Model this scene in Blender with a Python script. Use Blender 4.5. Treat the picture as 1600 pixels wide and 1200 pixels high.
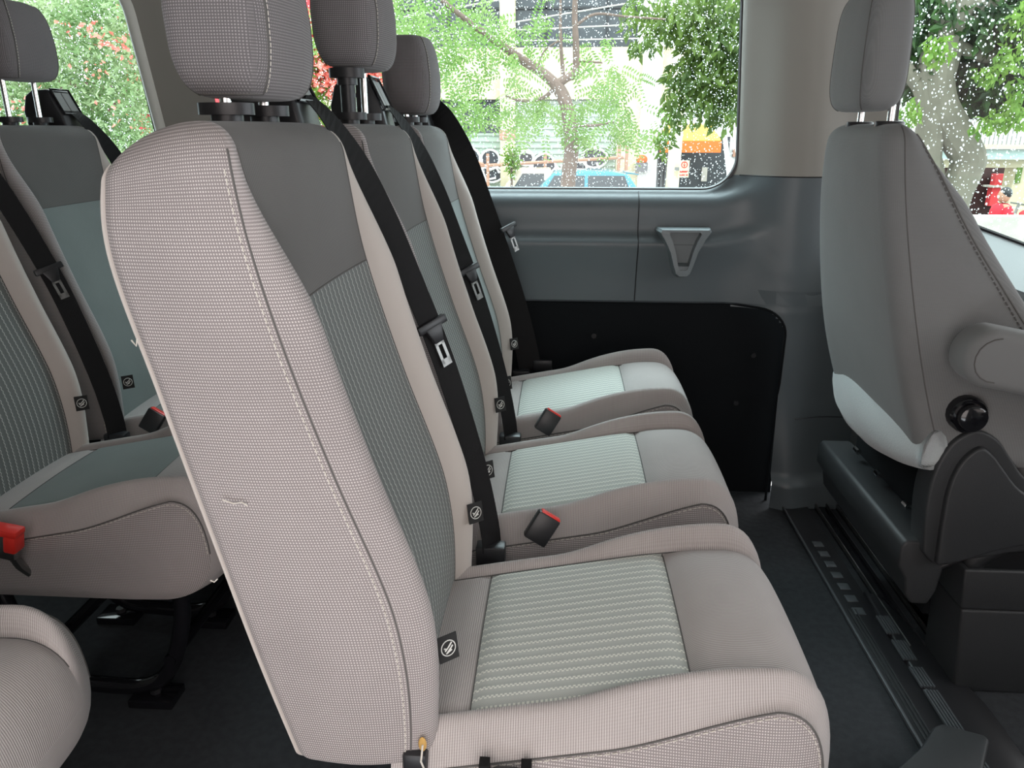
import bpy, bmesh, math, random
import numpy as np
from mathutils import Vector, Matrix
random.seed(7); rng = np.random.default_rng(7)
S = bpy.context.scene
for o in list(bpy.data.objects): bpy.data.objects.remove(o)
COL = S.collection
PI = math.pi

# ---------------------------------------------------------------- camera
F = 1200.0; PITCH = math.radians(18.4); YAW = math.radians(3.65); CZ = 1.10
cam = bpy.data.objects.new('camera', bpy.data.cameras.new('camera')); COL.objects.link(cam)
cam.data.sensor_width = 36; cam.data.lens = 27; cam.data.clip_start = .02; cam.data.clip_end = 200
cam.location = (0, 0, CZ); cam.rotation_euler = (PI / 2 - PITCH, 0, YAW)
S.camera = cam
# ---------------------------------------------------------------- light, exposure
S.view_settings.view_transform = 'Standard'; S.view_settings.look = 'None'
S.view_settings.exposure = .80; S.view_settings.gamma = 1; S.view_settings.use_curve_mapping = False
W = bpy.data.worlds.new('overcast_sky'); S.world = W; W.use_nodes = True
nt = W.node_tree; bg = nt.nodes['Background']
tc = nt.nodes.new('ShaderNodeTexCoord'); sp = nt.nodes.new('ShaderNodeSeparateXYZ'); cr = nt.nodes.new('ShaderNodeValToRGB')
nt.links.new(tc.outputs['Generated'], sp.inputs[0]); nt.links.new(sp.outputs['Z'], cr.inputs[0]); nt.links.new(cr.outputs[0], bg.inputs[0])
cr.color_ramp.elements[0].position = 0; cr.color_ramp.elements[0].color = (.85, .9, .95, 1)
cr.color_ramp.elements[1].position = .7; cr.color_ramp.elements[1].color = (1, 1, 1, 1)
bg.inputs[1].default_value = 3.0
def area(name, loc, rot, sx, sy, power, color=(1, 1, 1)):
    l = bpy.data.lights.new(name, 'AREA'); l.shape = 'RECTANGLE'; l.size = sx; l.size_y = sy; l.energy = power; l.color = color
    o = bpy.data.objects.new(name, l); COL.objects.link(o); o.location = loc; o.rotation_euler = rot; return o
# daylight entering by the open sliding door behind the viewer
area('door_daylight', (.04, -.30, .96), (math.radians(84), 0, 0), 1.1, 1.1, 3.8, (1, .93, .90))

# skylight falling through the long side window from above the street
area('window_daylight', (-.1, 3.3, 2.75), (math.radians(-42), 0, 0), 2.2, 1.0, 58, (.84, .96, 1))
# ---------------------------------------------------------------- helpers
def P(px, py, Y):
    r = Vector((math.cos(YAW), math.sin(YAW), 0)); fh = Vector((-math.sin(YAW), math.cos(YAW), 0))
    fw = fh * math.cos(PITCH) - Vector((0, 0, 1)) * math.sin(PITCH); u = r.cross(fw)
    d = fw * F + r * (px - 800) - u * (py - 600)
    return Vector((0, 0, CZ)) + d * (Y / d.y)
def lerp(a, b, t): return a + (b - a) * t
def sstep(a, b, x):
    t = min(1, max(0, (x - a) / (b - a))); return t * t * (3 - 2 * t)
def interp(pts):
    xs = [p[0] for p in pts]; ys = [p[1] for p in pts]
    n = len(xs); m = []
    for i in range(n):
        if i == 0: m.append((ys[1] - ys[0]) / (xs[1] - xs[0]))
        elif i == n - 1: m.append((ys[-1] - ys[-2]) / (xs[-1] - xs[-2]))
        else: m.append((ys[i + 1] - ys[i - 1]) / (xs[i + 1] - xs[i - 1]))
    def f(x):
        x = min(max(x, xs[0]), xs[-1])
        i = 0
        while i < n - 2 and x > xs[i + 1]: i += 1
        h = xs[i + 1] - xs[i]; t = (x - xs[i]) / h
        return ((2*t**3 - 3*t*t + 1) * ys[i] + (t**3 - 2*t*t + t) * h * m[i] + (-2*t**3 + 3*t*t) * ys[i + 1] + (t**3 - t*t) * h * m[i + 1])
    return f
def link(o, parent=None):
    COL.objects.link(o)
    if parent: o.parent = parent
    return o
def mesh(name, verts, faces, mat, parent=None, uvs=None, smooth=True, loc=None, recalc=False):
    m = bpy.data.meshes.new(name); m.from_pydata([tuple(v) for v in verts], [], faces)
    if uvs is not None:
        l = m.uv_layers.new(name='UVMap')
        for lp in m.loops: l.data[lp.index].uv = uvs[lp.vertex_index]
    mats = mat if isinstance(mat, (list, tuple)) else [mat]
    for k in mats: m.materials.append(k)
    if recalc:
        b = bmesh.new(); b.from_mesh(m); bmesh.ops.recalc_face_normals(b, faces=b.faces); b.to_mesh(m); b.free()
    if smooth:
        for p in m.polygons: p.use_smooth = True
    o = bpy.data.objects.new(name, m)
    if loc is not None: o.location = loc
    return link(o, parent)
class MB:
    """collects shapes for ONE mesh object"""
    def __init__(s): s.v = []; s.f = []; s.mi = []; s.cm = 0
    def add(s, vs, fs):
        o = len(s.v); s.v += [tuple(v) for v in vs]; s.f += [tuple(i + o for i in f) for f in fs]; s.mi += [s.cm] * len(fs); return s
    def box(s, lo, hi, M=None):
        x0, y0, z0 = lo; x1, y1, z1 = hi
        vs = [Vector(c) for c in ((x0,y0,z0),(x1,y0,z0),(x1,y1,z0),(x0,y1,z0),(x0,y0,z1),(x1,y0,z1),(x1,y1,z1),(x0,y1,z1))]
        if M: vs = [M @ v for v in vs]
        return s.add(vs, [(0,3,2,1),(4,5,6,7),(0,1,5,4),(1,2,6,5),(2,3,7,6),(3,0,4,7)])
    def hexa(s, vs): return s.add(vs, [(0,3,2,1),(4,5,6,7),(0,1,5,4),(1,2,6,5),(2,3,7,6),(3,0,4,7)])
    def tube(s, pts, r, n=8, cap=True):
        pts = [Vector(p) for p in pts]; rs = r if isinstance(r, (list, tuple)) else [r] * len(pts)
        vs = []; fs = []; up = None
        for i, p in enumerate(pts):
            t = (pts[min(i + 1, len(pts) - 1)] - pts[max(i - 1, 0)]).normalized()
            if up is None: up = t.orthogonal().normalized()
            up = (up - t * up.dot(t)); up = up.normalized() if up.length > 1e-6 else t.orthogonal().normalized()
            b = t.cross(up)
            for k in range(n):
                a = 2 * PI * k / n; vs.append(p + (up * math.cos(a) + b * math.sin(a)) * rs[i])
        for i in range(len(pts) - 1):
            for k in range(n):
                k2 = (k + 1) % n; fs.append((i*n + k, i*n + k2, (i+1)*n + k2, (i+1)*n + k))
        if cap: fs.append(tuple(range(n))[::-1]); fs.append(tuple((len(pts) - 1) * n + k for k in range(n)))
        return s.add(vs, fs)
    def prism(s, poly, axis, a, b):
        """poly 2D; axis the extrusion axis"""
        n = len(poly)
        def mk(p, c):
            if axis == 'x': return (c, p[0], p[1])
            if axis == 'y': return (p[0], c, p[1])
            return (p[0], p[1], c)
        vs = [mk(p, a) for p in poly] + [mk(p, b) for p in poly]
        return s.add(vs, [tuple(range(n)), tuple(range(2*n - 1, n - 1, -1))] + [(i, i + n, (i+1) % n + n, (i+1) % n) for i in range(n)])
    def sphere(s, c, r, nu=12, nv=8):
        rx, ry, rz = r if isinstance(r, (list, tuple)) else (r, r, r); vs = []; fs = []
        for j in range(nv + 1):
            th = PI * j / nv
            for i in range(nu):
                ph = 2 * PI * i / nu; vs.append((c[0] + rx * math.sin(th) * math.cos(ph), c[1] + ry * math.sin(th) * math.sin(ph), c[2] + rz * math.cos(th)))
        for j in range(nv):
            for i in range(nu): fs.append((j*nu + i, (j+1)*nu + i, (j+1)*nu + (i+1) % nu, j*nu + (i+1) % nu))
        return s.add(vs, fs)
    def build(s, name, mat, parent=None, smooth=False, bevel=0, seg=2, loc=None):
        o = mesh(name, s.v, s.f, mat, parent, smooth=False, loc=loc)
        if len(o.data.materials) > 1:
            for p, k in zip(o.data.polygons, s.mi): p.material_index = k
        b = bmesh.new(); b.from_mesh(o.data); bmesh.ops.remove_doubles(b, verts=b.verts, dist=1e-6); bmesh.ops.recalc_face_normals(b, faces=b.faces)
        if bevel:
            ed = [e for e in b.edges if len(e.link_faces) == 2 and e.calc_face_angle(0) > .6]
            bmesh.ops.bevel(b, geom=ed, offset=bevel, segments=seg, profile=.5, affect='EDGES', clamp_overlap=True)
        for f in b.faces: f.smooth = bool(smooth or bevel)
        if smooth or bevel:
            for e in b.edges:
                if len(e.link_faces) == 2 and e.calc_face_angle(0) > .75: e.smooth = False
        b.to_mesh(o.data); b.free(); return o
def tag(o, label=None, cat=None, group=None, kind=None):
    if label: o['label'] = label
    if cat: o['category'] = cat
    if group: o['group'] = group
    if kind: o['kind'] = kind
    return o
def empty(name, loc=(0, 0, 0), rz=0):
    o = bpy.data.objects.new(name, None); o.location = loc; o.rotation_euler = (0, 0, rz); o.empty_display_size = .1; return link(o)
def rpoly(x0, x1, z0, z1, r, n=8):
    out = []
    for cx, cz, a0 in ((x1 - r, z1 - r, 0), (x0 + r, z1 - r, 90), (x0 + r, z0 + r, 180), (x1 - r, z0 + r, 270)):
        for k in range(n + 1):
            a = math.radians(a0 + 90 * k / n); out.append((cx + r * math.cos(a), cz + r * math.sin(a)))
    return out

# ---------------------------------------------------------------- materials
def newmat(name):
    m = bpy.data.materials.new(name); m.use_nodes = True
    n = m.node_tree.nodes; return m, m.node_tree, n['Principled BSDF']
def setp(b, **k):
    for a, v in k.items():
        a = {'base': 'Base Color', 'rough': 'Roughness', 'metal': 'Metallic', 'spec': 'Specular IOR Level', 'coat': 'Coat Weight', 'sheen': 'Sheen Weight', 'trans': 'Transmission Weight', 'ior': 'IOR'}[a]
        b.inputs[a].default_value = (*v, 1) if isinstance(v, tuple) else v
class G:
    """tiny node-math helper"""
    def __init__(s, nt): s.nt = nt
    def m(s, op, a, b=None, c=None):
        n = s.nt.nodes.new('ShaderNodeMath'); n.operation = op
        for i, v in enumerate((a, b, c)):
            if v is None: continue
            if isinstance(v, (int, float)): n.inputs[i].default_value = v
            else: s.nt.links.new(v, n.inputs[i])
        return n.outputs[0]
    def mix(s, fac, a, b):
        n = s.nt.nodes.new('ShaderNodeMix'); n.data_type = 'RGBA'
        for i, v in ((0, fac), (6, a), (7, b)):
            if isinstance(v, (int, float)): n.inputs[i].default_value = v
            elif isinstance(v, tuple): n.inputs[i].default_value = (*v, 1)
            else: s.nt.links.new(v, n.inputs[i])
        return n.outputs[2]
    def noise(s, vec, scale, detail=3, rough=.5):
        n = s.nt.nodes.new('ShaderNodeTexNoise'); n.inputs['Scale'].default_value = scale; n.inputs['Detail'].default_value = detail; n.inputs['Roughness'].default_value = rough
        if vec is not None: s.nt.links.new(vec, n.inputs['Vector'])
        return n.outputs[0]
    def ss(s, x, a, b):
        n = s.nt.nodes.new('ShaderNodeMapRange'); n.interpolation_type = 'SMOOTHSTEP'
        n.inputs[1].default_value = a; n.inputs[2].default_value = b; s.nt.links.new(x, n.inputs[0]); return n.outputs[0]
    def bump(s, h, strength, dist, bsdf):
        n = s.nt.nodes.new('ShaderNodeBump'); n.inputs['Strength'].default_value = strength; n.inputs['Distance'].default_value = dist
        s.nt.links.new(h, n.inputs['Height']); s.nt.links.new(n.outputs[0], bsdf.inputs['Normal'])
    def uv(s):
        n = s.nt.nodes.new('ShaderNodeUVMap'); x = s.nt.nodes.new('ShaderNodeSeparateXYZ'); s.nt.links.new(n.outputs[0], x.inputs[0]); return x.outputs[0], x.outputs[1], n.outputs[0]
    def obj(s):
        n = s.nt.nodes.new('ShaderNodeTexCoord'); x = s.nt.nodes.new('ShaderNodeSeparateXYZ'); s.nt.links.new(n.outputs['Object'], x.inputs[0]); return x.outputs[0], x.outputs[1], x.outputs[2], n.outputs['Object']
def wave(g, x, p): return g.m('MULTIPLY_ADD', g.m('SINE', g.m('MULTIPLY', x, 2 * PI / p)), .5, .5)
def weave(name, dark, light, pu, pv, contrast=1.0, rib=False):
    m, nt, b = newmat(name); g = G(nt); u, v, uv = g.uv()
    a = wave(g, u, pu); c = wave(g, v, pv)
    f = g.m('MULTIPLY', a, c) if not rib else g.m('ADD', g.m('MULTIPLY', a, .8), g.m('MULTIPLY', c, .2))
    f = g.m('MULTIPLY', g.ss(f, .15, .85), contrast)
    big = g.noise(uv, 9, 4); col = g.mix(f, dark, light)
    d2 = g.mix(g.m('MULTIPLY', g.ss(big, .35, .75), .16), col, tuple(x * .72 for x in dark))
    nt.links.new(d2, b.inputs['Base Color']); setp(b, rough=.92, spec=.2, sheen=.15)
    g.bump(f, .35, .0009, b); return m
def ribmat(name, ground, ground2, thread, period, dot, rows=2, width=.30):
    """stripes of zigzag dots running along v, repeated across u"""
    m, nt, b = newmat(name); g = G(nt); u, v, uv = g.uv()
    fu = g.m('FRACT', g.m('DIVIDE', u, period))               # 0..1 across one stripe
    side = g.m('GREATER_THAN', fu, width / 2)
    ph = g.m('MULTIPLY_ADD', side, dot * .5, v)
    fv = g.m('FRACT', g.m('DIVIDE', ph, dot))
    ins = g.m('MULTIPLY', g.m('LESS_THAN', fu, width), g.m('LESS_THAN', fv, .55))
    diag = wave(g, g.m('ADD', u, g.m('MULTIPLY', v, .8)), .0022)
    groove = g.ss(g.m('ABSOLUTE', g.m('SUBTRACT', fu, width / 2 + .5)), .0, .12)
    gr = g.mix(g.m('MULTIPLY', diag, .55), ground, ground2)
    thick = g.mix(g.m('MULTIPLY', ins, .9), gr, thread)
    nt.links.new(thick, b.inputs['Base Color']); setp(b, rough=.9, spec=.2, sheen=.1)
    h = g.m('ADD', g.m('MULTIPLY', ins, .6), g.m('MULTIPLY', g.m('SINE', g.m('MULTIPLY', g.m('SUBTRACT', fu, width / 2 - .25), 2 * PI)), .9))
    g.bump(h, .5, .0008, b); return m
def plain(name, base, rough=.5, metal=0, spec=.5, bump=0, scale=400, var=0, **k):
    m, nt, b = newmat(name); setp(b, base=base, rough=rough, metal=metal, spec=spec, **k)
    g = G(nt); _, _, _, ob = g.obj()
    if bump: g.bump(g.noise(ob, scale, 3), bump, .001, b)
    if var:
        n = g.noise(ob, var, 4); nt.links.new(g.mix(g.m('MULTIPLY', g.ss(n, .3, .7), .5), base, tuple(x * .62 for x in base)), b.inputs['Base Color'])
    return m
M = {}
M['side'] = weave('taupe_woven_cloth', (.25, .222, .218), (.66, .61, .59), .0030, .0034, .9)
M['fine'] = weave('fine_ribbed_cloth', (.325, .29, .28), (.55, .51, .49), .0030, .0016, .8, rib=True)
M['head'] = weave('headrest_cloth', (.13, .12, .122), (.34, .315, .315), .0030, .0030, .9)
M['upper'] = weave('grey_smooth_cloth', (.100, .096, .092), (.150, .143, .136), .0030, .0022, .6, rib=True)
M['knit'] = plain('light_bolster_knit', (.50, .455, .42), .95, spec=.15, bump=.3, scale=900, sheen=.2)
M['lumbar'] = ribmat('lumbar_ribbed_cloth', (.12, .13, .125), (.17, .182, .175), (.50, .51, .48), .0150, .0080, width=.22)
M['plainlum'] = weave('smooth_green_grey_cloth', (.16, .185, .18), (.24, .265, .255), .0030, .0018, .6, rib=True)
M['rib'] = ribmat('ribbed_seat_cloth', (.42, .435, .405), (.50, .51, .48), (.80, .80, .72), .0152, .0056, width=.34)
M['seam'] = plain('seam_thread', (.10, .095, .09), .9)
M['stitch'] = plain('pale_thread', (.60, .56, .50), .9)
M['blk'] = plain('black_plastic', (.018, .018, .02), .38, bump=.15, scale=700)
M['gloss'] = plain('gloss_black', (.008, .008, .01), .12, spec=.6)
M['blk_grain'] = plain('grained_black_plastic', (.028, .03, .032), .48, bump=.5, scale=900)
M['belt'] = plain('belt_webbing', (.008, .0075, .008), .75, spec=.25, bump=.5, scale=1200)
M['chrome'] = plain('chrome', (.8, .8, .8), .12, metal=1)
M['steel'] = plain('brushed_steel', (.32, .32, .31), .42, metal=1)
M['red'] = plain('red_plastic', (.75, .035, .025), .35)
M['grey_blue'] = plain('grey_plastic', (.110, .132, .142), .36, bump=.25, scale=900)
M['beige'] = plain('beige_pillar_plastic', (.30, .285, .255), .6, bump=.2, scale=900)
M['headliner'] = plain('headliner', (.42, .40, .37), .95)
M['carpet'] = plain('dark_carpet', (.045, .048, .052), .97, spec=.1, bump=1, scale=700, var=60)
M['blackpanel'] = plain('black_lining', (.006, .0075, .009), .85, spec=.2, bump=.3, scale=700)
M['dseat'] = weave('driver_seat_grey_cloth', (.165, .167, .165), (.235, .238, .235), .0030, .0024, .5)
M['fleece'] = plain('fleece_lining', (.42, .45, .45), 1, spec=.05, bump=1, scale=350, sheen=.4)
M['slot'] = plain('reflection_grey_slot_plastic', (.22, .23, .225), .3)  # light grey holds the reflection on the belt slot windows
M['tagcloth'] = plain('black_label_cloth', (.012, .012, .012), .8)
M['tagprint'] = plain('label_print', (.65, .65, .62), .8)
M['foam'] = plain('yellow_foam', (.55, .33, .10), .9)

# ---------------------------------------------------------------- seat builder
def dashes(path, off, dash=.0062, gap=.0026, r=.0007):
    mb = MB(); pts = [Vector(p) + Vector(off) for p in path]; acc = 0; cur = [pts[0]]; on = True
    for a, b in zip(pts, pts[1:]):
        L = (b - a).length; t = 0
        while t < L - 1e-9:
            need = (dash if on else gap) - acc; st = min(need, L - t); t += st; acc += st; q = a.lerp(b, t / L)
            if acc >= (dash if on else gap) - 1e-9:
                if on: mb.tube([cur[0], q], r, 4)
                cur = [q]; on = not on; acc = 0
    return mb
def sub_grid(name, Pt, keep, mat, parent, uvf):
    """mesh from the cells (i,j) of point grid Pt for which keep(i,j) is true"""
    idx = {}; vs = []; uv = []; fs = []
    def gv(i, j):
        if (i, j) not in idx: idx[(i, j)] = len(vs); vs.append(Pt[i][j]); uv.append(uvf(i, j))
        return idx[(i, j)]
    for i in range(len(Pt) - 1):
        for j in range(len(Pt[0]) - 1):
            if keep(i, j): fs.append((gv(i, j), gv(i, j+1), gv(i+1, j+1), gv(i+1, j)))
    return mesh(name, vs, fs, mat, parent, uvs=uv)
def back_grid(xr, xs, Wf, wi, bul, zb, zt, ht, hb, rr, breaks, recess=.006, nz=60, capy=.30, slope=0):
    # rows
    rows = []
    for k in range(9): a = PI / 2 * k / 9; rows.append((zb + hb - hb * math.cos(a), math.cos(a)))
    z0, z1 = zb + hb, zt - ht
    zz = sorted(set([z0 + (z1 - z0) * k / nz for k in range(nz + 1)] + breaks))
    rows += [(z, 0) for z in zz]
    for k in range(1, 13): a = PI / 2 * k / 12; rows.append((z1 + ht * math.sin(a), math.sin(a)))
    Pt = []; segs = None; vcoord = []
    v = 0; last = None
    for ri, (z, u) in enumerate(rows):
        xR, xS, w, wI, b = xr(z), xs(z), Wf(z), wi(z), bul(z)
        half = []; cls = []
        n1, n2, n3, n4, n5 = 5, 7, 8, 14, 9
        for k in range(n1): half.append((lerp(0, w - rr, k / n1), xR)); cls.append('shell')
        for k in range(n2): a = PI / 2 * k / n2; half.append((w - rr + rr * math.sin(a), xR + rr * (1 - math.cos(a)))); cls.append('shell')
        for k in range(n3): t = k / n3; half.append((w - .004 * t + .006 * math.sin(PI * t), lerp(xR + rr, xS, t))); cls.append('shell')
        for k in range(n4):
            t = k / n4; q = 1 - t; bh = .043 * b
            y = q**3 * (w - .004) + 3*q*q*t * (w - .006) + 3*q*t*t * (wI + .012) + t**3 * wI
            x = q**3 * xS + 3*q*q*t * (xS + bh) + 3*q*t*t * (xS + bh * 1.1 + .006) + t**3 * (xS + .004)
            half.append((y, x)); cls.append('bol')
        for k in range(n5 + 1): t = k / n5; half.append((wI * (1 - t), xS + .004 - recess * b * (1 - (1 - t)**2) + (1 - b) * .012 * math.sin(t * PI / 2))); cls.append('ins')
        ring = [(-y, x) for y, x in half] + [(y, x) for y, x in half[::-1][1:]]
        cl = cls[:-1] + cls[:-1][::-1]
        if u > 0:
            top = z > (zb + zt) / 2
            fx = (1 - u ** 3) ** (1 / 2.3) if u < .9999 else 0
            fy = 1 - (capy if top else .10) * (1 - math.sqrt(max(0, 1 - u * u)))
            xm = (xR + xS) / 2 + .01
            ring = [(y * fy, xm + (x - xm) * fx) for y, x in ring]
        dz = .024 * slope * sstep(zt - .10, zt, z)
        Pt.append([Vector((x, y, z - dz * min(1, max(0, (xS - x) / (xS - xR))) ** 2)) for y, x in ring])
        p = Vector((xS, z)) ; v += (p - last).length if last else 0; last = p; vcoord.append(v)
    return Pt, cl, rows, vcoord
def arcs(Pt):
    r = Pt[len(Pt) // 2]; a = [0]
    for p, q in zip(r, r[1:]): a.append(a[-1] + (q - p).length)
    return a
def uvxz(Pt, vc):
    def f(i, j): p = Pt[i][j]; return (p.x + .23 * p.z, vc[i])
    return f
def tube_mesh(name, path, r, mat, parent): return MB().tube(path, r, 6).build(name, mat, parent, smooth=True)

def seat_back(root):
    xr = interp([(.36, -.298), (.51, -.334), (.67, -.368), (.85, -.406), (.98, -.433), (1.06, -.434), (1.12, -.430)])
    xs = interp([(.36, -.168), (.447, -.163), (.53, -.166), (.612, -.180), (.757, -.228), (.87, -.262), (.953, -.283), (1.05, -.303), (1.11, -.312)])
    Wf = interp([(.38, .200), (.6, .205), (.9, .207), (1.0, .206), (1.06, .198), (1.12, .188)])
    def wi(z): return lerp(.152, .178, sstep(.93, 1.08, z))
    def bul(z): return (1 - sstep(.90, 1.09, z)) * (.75 + .25 * sstep(.42, .6, z))
    Pt, cl, rows, vc = back_grid(xr, xs, Wf, wi, bul, .376, 1.11, .045, .016, .020, [.925], capy=.19, slope=1)
    n = len(cl); zi = [r[0] for r in rows]
    AR = arcs(Pt); back = sub_grid('backrest', Pt, lambda i, j: cl[j] == 'shell', M['side'], root, lambda i, j: (AR[j], vc[i]))
    yuv = lambda i, j: (AR[j], vc[i])
    sub_grid('bolster', Pt, lambda i, j: cl[j] == 'bol' and j < n // 2, M['side'], back, yuv)
    sub_grid('bolster', Pt, lambda i, j: cl[j] == 'bol' and j > n // 2, M['knit'], back, yuv)
    sub_grid('upper_panel', Pt, lambda i, j: cl[j] == 'ins' and zi[i] >= .925 - 1e-6, M['upper'], back, yuv)
    sub_grid('lumbar_panel', Pt, lambda i, j: cl[j] == 'ins' and zi[i] < .925 - 1e-6, M['lumbar'], back, yuv)
    js = [j for j in range(1, n) if cl[j] != cl[j - 1]]      # shell|bol, bol|ins, ins|bol, bol|shell
    mb = MB(); ztop = 1.085
    for j in js[:]:
        mb.tube([Pt[i][j] for i in range(4, len(zi)) if zi[i] < ztop], .0011, 5)
    i0 = min(range(len(zi)), key=lambda i: abs(zi[i] - .925)); mb.tube([Pt[i0][j] for j in range(js[1], js[2] + 1)], .0012, 5)
    mb.build('seam', M['seam'], back, smooth=True)
    for j, sgn in ((js[0], -1), (js[3], 1)):
        path = [Pt[i][j - 1 if sgn < 0 else j + 1].lerp(Pt[i][j], .6) for i in range(6, len(zi)) if zi[i] < 1.075]
        dashes(path, (0, sgn * .0009, 0)).build('stitching', M['stitch'], back)
    MB().tube([Pt[i][7] + Vector((-.001, -.0015, 0)) for i in range(6, len(zi)) if zi[i] < 1.090], [.0028] * (len([i for i in range(6, len(zi)) if zi[i] < 1.090]) - 6) + [.0026, .0023, .0019, .0014, .0009, .0004], 6).build('piping', M['knit'], back, smooth=True)
    for sy, z, jj in ((-1, .515, js[1]), (1, .525, js[2])):
        i = min(range(len(zi)), key=lambda i: abs(zi[i] - z)); p = Pt[i][jj - 4 if sy < 0 else jj + 5]
        if sy < 0: p = p + Vector((.004, .020, 0))
        M4 = Matrix.Translation(p + Vector((.007, -.004, 0))) @ Matrix.Rotation(-.9 , 4, 'Z') @ Matrix.Rotation(-.2, 4, 'Y')
        t = MB().box((-.001, -.013, -.016), (.001, .013, .016), M4).build('label_tag', M['tagcloth'], back)
        e = MB(); ring = [M4 @ Vector((.0013, .0095 * math.cos(a), .0095 * math.sin(a))) for a in [2 * PI * k / 20 for k in range(21)]]
        e.tube(ring, .0007, 4)
        for pts in ([(-.005, -.003), (0, .001), (.005, .006)], [(-.002, -.005), (.003, -.001), (.006, .002)], [(-.006, .001), (-.002, -.001)], [(-.004, -.006), (.001, -.004), (.004, -.003)]):
            e.tube([M4 @ Vector((.0013, a, b)) for a, b in pts], .0011, 4)
        e.build('emblem_print', M['tagprint'], t)
    # headrest guides: black collars on the seat top
    for sy in (-.055, .055):
        g = MB(); g.tube([(-.362, sy, 1.085), (-.362, sy, 1.116)], .017, 14); g.tube([(-.362, sy, 1.0), (-.362, sy, 1.09)], .013, 10)
        g.prism([(-.362 + .030 * math.cos(a), sy + .023 * math.sin(a)) for a in [2*PI*k/18 for k in range(18)]], 'z', 1.114, 1.126)
        g.build('headrest_guide', M['blk'], back, smooth=True)
    return back, Pt, js, zi
def seat_headrest(root, dz=0):
    hw, zb, zt = .101, 1.130, 1.300
    Pt = []
    nu, nv = 44, 26; cx = -.361
    for i in range(nv + 1):
        ph = -PI / 2 + PI * i / nv
        sz = math.copysign(abs(math.sin(ph)) ** .42, math.sin(ph)); cz = abs(math.cos(ph)) ** .42
        z = (zb + zt) / 2 + sz * (zt - zb) / 2
        k = (z - zb) / (zt - zb); dx = .048 + .008 * math.sin(PI * min(1, k * 1.1)); w = hw * (1 - .12 * k * k)
        row = []
        for j in range(nu + 1):
            th = 2 * PI * j / nu + PI
            c = math.copysign(abs(math.cos(th)) ** .45, math.cos(th)); s_ = math.copysign(abs(math.sin(th)) ** .5, math.sin(th))
            row.append(Vector((cx + .006 * (1 - k) + c * dx * cz + .012 * (1 - abs(s_)) * (c > 0), s_ * w * (cz ** .8), z)))
        Pt.append(row)
    def uv(i, j):
        p = Pt[i][j]; n = abs(math.sin(2 * PI * j / nu)) > .8
        return ((p.x if n else p.y), p.z)
    h = sub_grid('headrest', Pt, lambda i, j: True, M['head'], root, uv)
    # perimeter seams on both side cheeks
    mb = MB(); st = MB()
    for sgn in (-1, 1):
        js = min(range(nu), key=lambda j: abs((2 * PI * j / nu + PI) % (2 * PI) - ((2*PI - .62) if sgn < 0 else .62)))
        path = [Pt[i][js] for i in range(5, nv - 2)]
        js2 = min(range(nu), key=lambda j: abs((2 * PI * j / nu + PI) % (2 * PI) - ((PI + .62) if sgn < 0 else PI - .62)))
        a = min(js, js2); b = max(js, js2)
        full = [Pt[i][js] for i in range(nv - 4, 4, -1)]
        rng_ = range(js, js2 + (1 if js2 > js else -1), 1 if js2 > js else -1)
        full += [Pt[4][j] for j in rng_]; full += [Pt[i][js2] for i in range(5, nv - 3)]
        MB().tube(full, .0013, 5).build('seam', M['seam'], h, smooth=True)
        st = dashes([Pt[i][js + (1 if sgn < 0 else -1)].lerp(Pt[i][js], .6) for i in range(5, nv - 3)], (.0004, sgn * .0008, 0), .004, .002, .0006) if sgn < 0 else st
    if st.v: st.build('stitching', M['stitch'], h)
    for sy in (-.055, .055):
        MB().tube([(-.362, sy, zb - .16), (-.362, sy, zb + .03)], .0062, 12).build('post', M['chrome'], h, smooth=True)
    h.location.z += dz
    return h
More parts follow.
